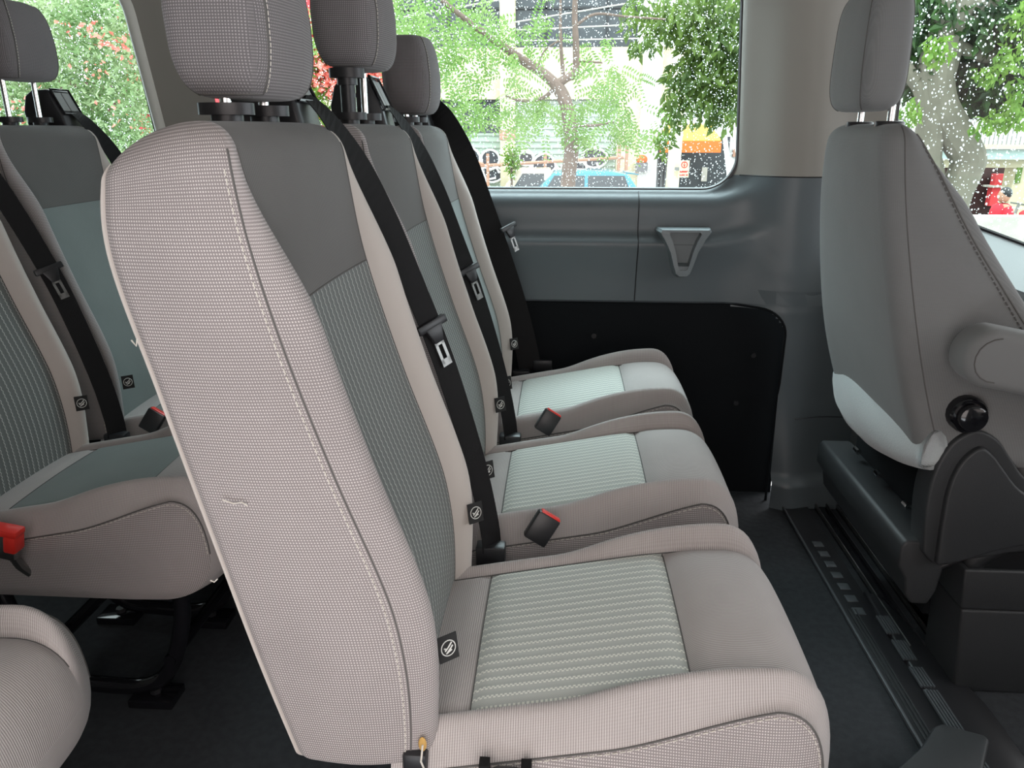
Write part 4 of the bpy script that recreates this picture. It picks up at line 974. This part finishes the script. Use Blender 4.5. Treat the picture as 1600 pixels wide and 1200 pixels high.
# --- cars
def car(name, loc, L, H, Wd, paint, lab, cabin, hood):
    r = empty(name, loc); hw = Wd / 2
    def loft(prof_lo, mat, nm, par, y0, y1, inset=0, bev=.03): m = MB(); m.prism(prof_lo, 'y', y0, y1); return m.build(nm, mat, par, bevel=bev, seg=3)
    body = [(-L/2, .30), (-L/2 + .02, .62), (-L/2 + hood, .86 * H / 1.45), (L/2 - .30, .90 * H / 1.45), (L/2 - .03, .80 * H / 1.45), (L/2, .35), (L/2 - .1, .22), (-L/2 + .1, .22)]
    b = loft(body, paint, 'body', r, -hw, hw)
    zb_ = .84 * H / 1.45; cab = [(-L/2 + hood, zb_), (-L/2 + hood + .62, H - .04), (-L/2 + hood + 1.1, H), (L/2 - .95, H - .01), (L/2 - .55, H - .07), (L/2 - .12, zb_)]
    if cabin == 'pickup': cab = [(-L/2 + hood, zb_), (-L/2 + hood + .45, H - .03), (-L/2 + hood + .6, H), (-L/2 + hood + 1.35, H), (-L/2 + hood + 1.42, zb_)]
    m = MB(); n = len(cab); vs = []
    for y, ins_ in ((-hw, .0), (hw, .0)):
        for x, z in cab: k = (z - zb_) / (H - zb_); vs.append((x, y * (1 - .16 * k), z))
    m.add(vs, [tuple(range(n)), tuple(range(2*n-1, n-1, -1))] + [(i, i + n, (i+1) % n + n, (i+1) % n) for i in range(n)]); m.build('cabin', paint, r, bevel=.03, seg=3)
    for sy in (-1, 1):
        xa, xb = cab[0][0] + .28, (cab[-1][0] - .30 if cabin != 'pickup' else cab[-1][0] - .22); mid = (xa + xb) / 2
        def wpt(x, z): k = (z - zb_) / (H - zb_); return (x, sy * (hw * (1 - .16 * k) + .006), z)
        zl, zh = zb_ + .03, H - .10
        spans = [(xa, xb)] if cabin == 'pickup' else [(xa, mid - .04), (mid + .04, xb)]
        for k, (p0, p1) in enumerate(spans):
            s0 = .36 if k == 0 else 0; s1 = .22 if k == len(spans) - 1 and cabin != 'pickup' else 0
            q = [wpt(p0, zl), wpt(p1, zl), wpt(p1 - s1, zh), wpt(p0 + s0, zh)]
            m = MB(); m.hexa([Vector(v) for v in q] + [Vector((v[0], v[1] + sy * .004, v[2])) for v in q]); m.build('side_window', M['darkglass'], r)
        for x in (-L/2 + .75, L/2 - .75):
            m = MB(); m.tube([(x, sy * (hw - .16), .31), (x, sy * (hw + .01), .31)], .31, 22); wl = m.build('wheel', M['rubber'], r, bevel=.02)
            m = MB(); m.tube([(x, sy * (hw - .0), .31), (x, sy * (hw + .02), .31)], .19, 14); m.build('hubcap', M['steel'], wl)
    if cabin != 'pickup':
        m = MB(); m.hexa([Vector(v) for v in ((L/2 - .60, -.5, H - .06), (L/2 - .30, -.5, H - .09), (L/2 - .30, .5, H - .09), (L/2 - .60, .5, H - .06), (L/2 - .60, -.5, H - .03), (L/2 - .30, -.5, H - .07), (L/2 - .30, .5, H - .07), (L/2 - .60, .5, H - .03))]); m.build('spoiler', paint, r)
        for sy in (-1, 1): MB().box((L/2 - .12, sy * (hw - .12) - .08, .62), (L/2 + .0, sy * (hw - .12) + .08, .84)).build('tail_light', M['red'], r, bevel=.02)
    tag(r, lab, 'car'); return r
yc_ = 19.2; rz = P(945, 268, yc_ - .8).z; xr_ = P(1016, 290, yc_ - .8).x; car('hatchback', (xr_ - 1.90, yc_, GZ(yc_)), 3.9, rz - GZ(yc_), 1.65, M['blue'], 'turquoise blue hatchback parked across the street', 'hatch', 1.0)
yc_ = 21.2; rz = P(830, 265, yc_ - .7).z; xr_ = P(862, 290, yc_ - .7).x; car('pickup_truck', (xr_ - .75, yc_, GZ(yc_)), 4.4, rz - GZ(yc_), 1.5, M['beigecar'], 'beige pickup cab parked behind the blue hatchback', 'pickup', 1.55)
# --- trees
def bark_tree(root, limbs, mat, name='trunk', n=10):
    m = MB()
    for pts, rs in limbs:
        pv = catmull([Vector(p) for p in pts], 6); k = len(pv); rr = [lerp(rs[0], rs[1], i / (k - 1)) for i in range(k)]; m.tube(pv, rr, n)
    return part(name, mat, root, m)
def leaves(root, blobs, size, mat, name='foliage', droop=.3, aspect=.38, kind_=True):
    vs = []; fs = []
    for (px, py, rx, ry, Y, dY, cnt) in blobs:
        c = P(px, py, Y); k = Y / F
        for _ in range(cnt):
            v = rng.normal(size=3); v /= np.linalg.norm(v); rad = rng.random() ** .5
            p = Vector((c.x + v[0] * rx * k * rad, c.y + v[1] * dY * rad, c.z + v[2] * ry * k * rad))
            d = Vector(rng.normal(size=3)); d.z -= droop * 2; d.normalize(); s_ = d.cross(Vector(rng.normal(size=3))).normalized(); L = size * (.6 + .8 * rng.random()); w = L * aspect; nn = d.cross(s_) * (L * .12)
            o = len(vs); vs += [p, p + d * L * .5 + s_ * w * .5 + nn, p + d * L, p + d * L * .5 - s_ * w * .5 + nn]; fs += [(o, o+1, o+2), (o, o+2, o+3)]
    ob = mesh(name, vs, fs, mat, root, smooth=False); ob.location = tuple(-v for v in ABS(root)) if root else (0, 0, 0); return tag(ob, kind='stuff')
def pinnate(root, blobs, mat, name='foliage', L=.20, lf=.035):
    """feathery compound leaves"""
    vs = []; fs = []
    for (px, py, rx, ry, Y, dY, cnt) in blobs:
        c = P(px, py, Y); k = Y / F
        for _ in range(int(cnt * .6)):
            v = rng.normal(size=3); v /= np.linalg.norm(v); rad = rng.random() ** .45
            p = Vector((c.x + v[0] * rx * k * rad, c.y + v[1] * dY * rad, c.z + v[2] * ry * k * rad)); d = Vector((rng.normal(), rng.normal() * .5, -.7 + rng.normal() * .5)).normalized(); s_ = d.cross(Vector((rng.normal() * .3, 1, rng.normal() * .3))).normalized()
            l = L * (.6 + .6 * rng.random()); n = 8
            for q in range(n):
                t = (q + .7) / n; b_ = p + d * l * t + Vector((0, 0, -.05 * t * t)); w = lf * (1.1 - .5 * abs(t - .45))
                for sg in (-1, 1):
                    e = (s_ * sg + d * .35).normalized(); pw = d * (w * .22); o = len(vs); vs += [b_, b_ + e * w * .5 + pw, b_ + e * w, b_ + e * w * .5 - pw]; fs.append((o, o+1, o+2, o+3))
    ob = mesh(name, vs, fs, mat, root, smooth=False); ob.location = tuple(-v for v in ABS(root)); return tag(ob, kind='stuff')
Yt = 8.0
t1 = empty('street_tree', (P(888, 290, Yt).x, Yt, GZ(Yt))); q = lambda x, y, Y=Yt: P(x, y, Y)
base = q(887, 300)
bark_tree(t1, [([(base.x, Yt, GZ(Yt)), q(887, 300), q(893, 230), q(885, 165), q(868, 130)], (.080, .062)), ([q(868, 132), q(845, 112), q(810, 90), q(783, 70), q(740, 40, 7.9), q(690, 0, 7.8)], (.055, .022)), ([q(870, 132), q(885, 122), q(899, 112), q(900, 70), q(898, 20), q(902, -60)], (.044, .022)), ([q(880, 118), q(876, 60), q(876, -20)], (.020, .010)), ([q(868, 135), q(850, 152), q(820, 158), q(790, 150)], (.022, .010)), ([q(897, 196), q(930, 196), q(960, 190)], (.018, .008)),
               ([q(899, 95), q(940, 98), q(930, 97)], (.011, .006)), ([q(900, 40), q(930, 22), q(980, 26), q(1040, 30)], (.015, .008)), ([q(880, 60), q(850, 80), q(840, 110)], (.010, .006))], M['bark'])
pinnate(t1, [(655, 40, 55, 60, 7.8, .9, 150), (740, 40, 60, 55, 7.9, .9, 120), (700, 110, 45, 40, 7.8, .8, 60), (760, 170, 60, 25, 7.9, .8, 50), (710, 190, 25, 40, 7.9, .6, 25), (830, 175, 40, 35, 8.0, .6, 55), (930, 170, 55, 45, 8.0, .8, 75), (960, 125, 45, 22, 8.2, .6, 35), (990, 190, 35, 50, 8.0, .6, 40), (850, 40, 50, 50, 8.2, .8, 30), (800, 110, 30, 30, 7.9, .6, 25), (945, 60, 40, 22, 8.2, .6, 10), (900, 95, 20, 15, 8.0, .4, 8), (890, 215, 40, 20, 7.9, .4, 15), (515, 20, 60, 60, 8.0, .9, 50), (600, 30, 50, 60, 8.0, .9, 90)], M['leaf'], L=.26, lf=.052)
tag(t1, 'slim forked street tree with feathery bright green leaves, in the window centre', 'tree')
t2 = empty('street_tree', (P(1150, 290, 9.6).x + 1.5, 9.6, GZ(9.6)))
bark_tree(t2, [([(P(1150, 290, 9.6).x + 1.5, 9.6, GZ(9.6)), (P(1150, 290, 9.6).x + 1.45, 9.6, 1.2), (P(1150, 0, 9.6).x + .5, 9.5, 2.9), P(1120, -60, 9.5)], (.17, .09)), ([(P(1150, 0, 9.6).x + .55, 9.5, 2.8), P(1150, 90, 9.3), P(1125, 40, 9.2), P(1040, 28, 9.2)], (.05, .015))], M['bark'])
leaves(t2, [(1120, 40, 55, 60, 9.2, .9, 1500), (1145, 110, 30, 60, 9.3, .8, 900), (1060, 25, 45, 35, 9.2, .8, 650), (1090, 115, 40, 32, 9.2, .6, 500), (1075, 165, 40, 22, 9.2, .6, 150), (1125, 175, 32, 22, 9.2, .6, 170), (1000, 20, 30, 25, 9.2, .6, 120), (1055, 150, 18, 50, 9.2, .4, 120), (1010, 65, 30, 12, 9.0, .6, 60), (1038, 210, 14, 26, 9.5, .6, 60)], .125, M['leaf2'], droop=.8, aspect=.42)
tag(t2, 'leafy tree with hanging oval leaves filling the upper right of the long window', 'tree')
sh = empty('shrub', P(795, 255, 20.4)); leaves(sh, [(800, 248, 13, 22, 20.4, .15, 260)], .14, M['leaf5']); m = MB(); m.tube([P(799, 262, 20.4), (P(800, 262, 20.4).x, 20.4, GZ(20.4))], .03, 6); part('stem', M['bark'], sh, m); tag(sh, 'small yellow-green shrub in front of the rust-marked column', 'shrub')
# flowering hedge seen through the left window
hd = empty('flowering_hedge', (-4.5, 5.2, GZ(5.2)))
leaves(hd, [(px, py, 60, 50, 5.2, .35, 1500) for px in (-20, 60, 140, 215) for py in (10, 80, 150, 215, 280)], .042, M['leaf3'], droop=0)
leaves(hd, [(155, 55, 25, 20, 4.8, .3, 34), (185, 80, 22, 20, 4.8, .3, 26), (40, 160, 25, 35, 4.8, .3, 22), (130, 120, 40, 30, 4.8, .3, 14), (190, 180, 20, 25, 4.8, .3, 10), (20, 200, 20, 20, 4.8, .3, 12), (60, 60, 60, 60, 4.8, .3, 14)], .032, M['flower'], 'blossoms', 0, .8)
m = MB(); x0 = P(-120, 200, 5.7).x; x1 = P(300, 200, 5.7).x; m.box((x0, 5.6, GZ(5.6)), (x1, 5.8, .35)); part('planter_wall', M['white'], hd, m)
for k in range(5): m = MB(); xx = lerp(x0 + .3, x1 - .3, k / 4); m.tube([(xx, 5.45, GZ(5.4)), (xx + .1, 5.3, .9)], .02, 6); part('stem', M['bark'], hd, m)
tag(hd, 'pale green hedge with scattered red blossoms outside the left rear window', 'hedge')
bw = empty('bougainvillea', (P(530, 100, 12.6).x, 12.6, GZ(12.6)))
leaves(bw, [(540, 110, 70, 45, 12.6, .4, 1500), (490, 60, 40, 40, 12.6, .2, 300)], .12, M['flower'], 'blossoms', 0, .8); leaves(bw, [(500, 100, 60, 60, 12.5, .2, 500), (480, 175, 40, 40, 12.5, .2, 600)], .12, M['leaf5'], 'foliage', 0)
m = MB(); m.tube([(P(530, 100, 12.6).x, 12.6, GZ(12.6)), (P(530, 100, 12.6).x + .1, 12.6, 1.2)], .06, 6); part('stem', M['bark'], bw, m); tag(bw, 'mass of red blossoms glimpsed between the headrests', 'shrub')
rb = empty('red_building', (P(500, 60, 22.8).x, 22.8, GZ(22.8))); m = MB(); x0, x1 = -12.5, -7.0; m.box((x0, 22.8, GZ(22.8)), (x1, 24, 7.5)); part('wall', M['redwall'], rb, m)
m = MB(); m.box((x0 + .3, 9.38, 1.5), (x0 + .7, 22.81, 2.2)); part('wall_window', M['darkglass'], rb, m); tag(rb, 'red painted building glimpsed left of the cream shops', 'building')
# --- right view: shop, railing, tree, person
YR = 18.
gb = GZ(YR); sh2 = empty('shop_building', (P(1560, 300, YR).x, YR, gb))
def rbox(m, px0, py0, px1, py1, Y, th): x0, x1, z0, z1 = R4px(px0, py0, px1, py1, Y); m.box((x0, Y, z0), (x1, Y + th, z1)); return m
m = MB(); rbox(m, 1400, 250, 1640, 262, YR, .4); x0, x1, z0, z1 = R4px(1578, 262, 1600, 345, YR); m.box((x0, YR, gb), (x0 + .35, YR + .4, z1)); x0, x1, z0, z1 = R4px(1400, 262, 1468, 345, YR); m.box((x0, YR, gb), (x1, YR + .4, z1)); part('wall', M['cream'], sh2, m)
m = MB(); rbox(m, 1400, 234, 1660, 249, YR - .3, .5); part('beam', M['teal'], sh2, m)
m = MB(); rbox(m, 1400, 226, 1660, 233, YR - .5, .7); part('ledge', M['cream'], sh2, m)
m = MB(); rbox(m, 1400, 100, 1700, 226, YR + .5, .3); part('upper_wall', M['white'], sh2, m)
m = MB(); x0, x1, z0, z1 = R4px(1465, 262, 1580, 345, YR + 1.5); m.box((x0, YR + 1.5, gb), (x1, YR + 1.6, z1)); part('shop_interior', M['shopdark'], sh2, m)
for (a, b_, c, d) in ((1555, 272, 1578, 290), (1548, 293, 1574, 322)):
    m = MB(); rbox(m, a, b_, c, d, YR + 1.2, .2); part('red_shelf', M['redwall'], sh2, m)
m = MB(); rbox(m, 1546, 290, 1578, 293, YR + 1.1, .3); part('counter', M['concrete'], sh2, m)
m = MB(); rbox(m, 1588, 262, 1596, 286, YR - .05, .03); part('green_sign', M['leaf5'], sh2, m)
tag(sh2, 'shop with a dark red interior under a pale teal beam, seen through the driver window', 'building')
br = empty('balcony_railing', (P(1560, 225, YR - .4).x, YR - .4, P(1560, 226, YR - .4).z)); m = MB(); A_, B_ = P(1400, 186, YR - .4), P(1660, 186, YR - .4); m.tube([A_, B_], .03, 6); part('top_rail', M['steel'], br, m)
for k in range(36): px = 1405 + k * 7; a, b_ = P(px, 186, YR - .4), P(px, 227, YR - .4); m = MB(); m.tube([a, (a.x, a.y, b_.z)], .014, 5); part('baluster', M['steel'], br, m)
tag(br, 'thin metal balcony railing above the teal beam', 'railing')
m = MB(); x0, x1, z0, z1 = R4px(1380, 338, 1700, 350, 14.5); m.box((x0, 14.5, GZ(14.5)), (x1 + 3, 14.8, z1)); tag(m.build('low_wall', M['concrete']), 'low concrete wall beyond the road outside the driver window', 'wall')
Yb = 9.
t3 = empty('street_tree', (P(1480, 340, Yb).x, Yb, GZ(Yb))); q = lambda x, y, Y=Yb: P(x, y, Y)
bk_ = bark_tree(t3, [([(q(1485, 345).x, Yb, GZ(Yb)), q(1485, 330), q(1508, 268), q(1512, 245), q(1490, 205), q(1468, 165), q(1462, 120), q(1475, 60), q(1500, 0)], (.17, .19)), ([(q(1447, 345).x, Yb, GZ(Yb)), q(1447, 300), q(1450, 240), q(1455, 170), q(1452, 110)], (.13, .15)), ([q(1452, 180), q(1440, 140), q(1425, 120), q(1405, 90)], (.10, .06)), ([q(1470, 120), q(1490, 60), q(1520, 20), q(1580, -20)], (.14, .10)), ([q(1478, 60), q(1540, 90), q(1600, 80)], (.07, .04)), ([q(1460, 240), q(1468, 270), q(1466, 320)], (.06, .05))], M['bark2'], n=14)
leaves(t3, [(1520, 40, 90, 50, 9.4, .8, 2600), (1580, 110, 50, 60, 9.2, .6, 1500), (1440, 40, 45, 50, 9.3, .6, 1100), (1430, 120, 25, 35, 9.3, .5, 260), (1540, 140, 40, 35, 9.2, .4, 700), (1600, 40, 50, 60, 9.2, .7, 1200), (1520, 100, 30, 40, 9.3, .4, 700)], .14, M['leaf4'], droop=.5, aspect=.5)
leaves(t3, [(1465, 75, 16, 24, 8.5, .2, 130), (1580, 90, 24, 26, 8.5, .3, 110), (1590, 150, 16, 40, 8.5, .3, 130), (1545, 115, 20, 15, 8.5, .2, 50), (1570, 185, 28, 18, 8.6, .3, 170), (1595, 30, 18, 25, 8.5, .2, 90), (1425, 175, 14, 20, 8.6, .2, 80), (1535, 195, 14, 10, 8.5, .2, 40)], .085, M['leaf5'], 'bright_foliage', droop=.8, aspect=.55)
tag(t3, 'broad tree with thick pale crooked trunks and dark canopy outside the driver window', 'tree')
# person sitting beyond the low wall
def person():
    base = P(1564, 322, 15.6); r = empty('person', (base.x, 15.6, GZ(15.6))); hz = P(1566, 306, 15.6).z - GZ(15.6)      # head centre height
    s_ = hz / .98
    J = {'pel': (0, 0, .42), 'chest': (.02, 0, .74), 'neck': (.03, 0, .86), 'kneeL': (-.36, -.10, .42), 'kneeR': (-.34, .10, .42), 'ankL': (-.38, -.10, .08), 'ankR': (-.36, .10, .08), 'toeL': (-.50, -.10, .04), 'toeR': (-.48, .10, .04), 'shL': (.02, -.17, .80), 'shR': (.02, .17, .80), 'elL': (-.02, -.24, .56), 'elR': (.10, .24, .56), 'haL': (-.22, -.16, .48), 'haR': (-.10, .20, .47), 'hipL': (-.02, -.09, .42), 'hipR': (-.02, .09, .42)}
    E = [('pel', 'chest'), ('chest', 'neck'), ('pel', 'hipL'), ('pel', 'hipR'), ('hipL', 'kneeL'), ('hipR', 'kneeR'), ('kneeL', 'ankL'), ('kneeR', 'ankR'), ('ankL', 'toeL'), ('ankR', 'toeR'), ('chest', 'shL'), ('chest', 'shR'), ('shL', 'elL'), ('shR', 'elR'), ('elL', 'haL'), ('elR', 'haR')]
    rad = {'pel': .13, 'chest': .145, 'neck': .055, 'kneeL': .06, 'kneeR': .06, 'ankL': .04, 'ankR': .04, 'toeL': .03, 'toeR': .03, 'shL': .06, 'shR': .06, 'elL': .042, 'elR': .042, 'haL': .03, 'haR': .03, 'hipL': .085, 'hipR': .085}
    names = list(J); m = bpy.data.meshes.new('body'); m.from_pydata([Vector(J[k]) * s_ for k in names], [(names.index(a), names.index(b_)) for a, b_ in E], []); m.materials.append(M['skin']); o = bpy.data.objects.new('body', m); link(o, r)
    o.modifiers.new('Skin', 'SKIN'); sv = m.skin_vertices[0].data
    for i, k in enumerate(names): sv[i].radius = (rad[k] * s_,) * 2
    sv[0].use_root = True; o.modifiers.new('Sub', 'SUBSURF').levels = 2; o.modifiers['Sub'].render_levels = 2
    hd_ = MB(); hd_.sphere((.02 * s_, 0, .985 * s_), (.095 * s_, .078 * s_, .115 * s_), 16, 12); hd_.sphere((-.078 * s_, 0, .975 * s_), (.018 * s_, .014 * s_, .022 * s_), 8, 6); hd_.build('head', M['skin'], r, smooth=True)
    MB().sphere((.035 * s_, 0, 1.02 * s_), (.095 * s_, .088 * s_, .10 * s_), 16, 10).build('hair', M['blk'], r, smooth=True)
    sh_ = MB(); ring = []
    for z, rx, ry in ((.40, .15, .18), (.5, .14, .17), (.62, .145, .18), (.74, .155, .195), (.82, .12, .19), (.865, .07, .08)):
        ring.append([Vector(((.02 + rx * math.cos(a)) * s_, ry * math.sin(a) * s_, z * s_)) for a in [2*PI*k/20 for k in range(20)]])
    for a_, b_ in zip(ring, ring[1:]):
        for k in range(20): sh_.add([a_[k], a_[(k+1) % 20], b_[(k+1) % 20], b_[k]], [(0, 1, 2, 3)])
    for sg in (-1, 1): sh_.tube([Vector((.02, sg * .16, .80)) * s_, Vector((0.03, sg * .24, .64)) * s_], [.075 * s_, .07 * s_], 10)
    sh_.build('shirt', M['shirt'], r, smooth=True)
    tr = MB()
    for sg in (-1, 1): tr.tube([Vector((.05, sg * .09, .42)) * s_, Vector((-.33, sg * .10, .43)) * s_], [.105 * s_, .08 * s_], 10)
    tr.build('shorts', M['trousers'], r, smooth=True)
    tag(r, 'person in a red shirt and dark shorts sitting beyond the low wall', 'person')
    st_ = MB(); st_.box((base.x - .12 * s_, 15.6 - .2, GZ(15.6)), (base.x + .25 * s_, 15.6 + .2, GZ(15.6) + .32 * s_)); tag(st_.build('stool', M['concrete'], bevel=.02), 'low grey block that the person in red sits on', 'seat')
person()
def moto():
    b0 = P(1612, 330, 16.7); r = empty('motorcycle', (b0.x + .1, 16.7, GZ(16.7)))
    for x in (-.62, .62):
        m = MB(); m.tube([(x + .27 * math.cos(a), 0, .30 + .27 * math.sin(a)) for a in [2*PI*k/20 for k in range(21)]], .045, 8); w = m.build('wheel', M['rubber'], r, smooth=True)
        m = MB()
        for k in range(6): a = PI * k / 6; m.tube([(x - .25 * math.cos(a), 0, .30 - .25 * math.sin(a)), (x + .25 * math.cos(a), 0, .30 + .25 * math.sin(a))], .01, 5)
        m.build('spokes', M['steel'], w)
    m = MB(); m.tube([(-.62, 0, .30), (-.45, 0, .65), (-.38, 0, .98)], .03, 8); m.tube([(-.38, -.3, .98), (-.38, .3, .98)], .018, 6); m.build('fork', M['steel'], r, smooth=True)
    m = MB(); m.sphere((-.08, 0, .75), (.28, .13, .14)); m.build('fuel_tank', M['redwall'], r, smooth=True)
    m = MB(); m.box((.1, -.12, .70), (.72, .12, .80)); m.build('saddle', M['blk'], r, bevel=.03)
    m = MB(); m.box((-.22, -.13, .25), (.22, .13, .60)); m.build('engine', M['steel'], r, bevel=.04)
    tag(r, 'parked motorcycle at the right edge beside the person in red', 'motorcycle')
moto()
for i, (px, py, lab) in enumerate(((1505, 330, 'white plastic bag lying left beyond the low wall'), (1520, 332, 'crumpled white bag nearer the person, beyond the low wall'))):
    c = P(px, py, 15.2); m = MB(); m.sphere((c.x + (.12 if i else -.12), 15.2, GZ(15.2) + .2), (.15, .13, .2), 12, 8)
    for k in range(len(m.v)): v = Vector(m.v[k]); m.v[k] = (v.x + .03 * math.sin(v.z * 40 + v.x * 30), v.y, v.z + .02 * math.sin(v.x * 50))
    tag(m.build('plastic_bag', M['white'], smooth=True), lab, 'bag', 'white bags by the shop')
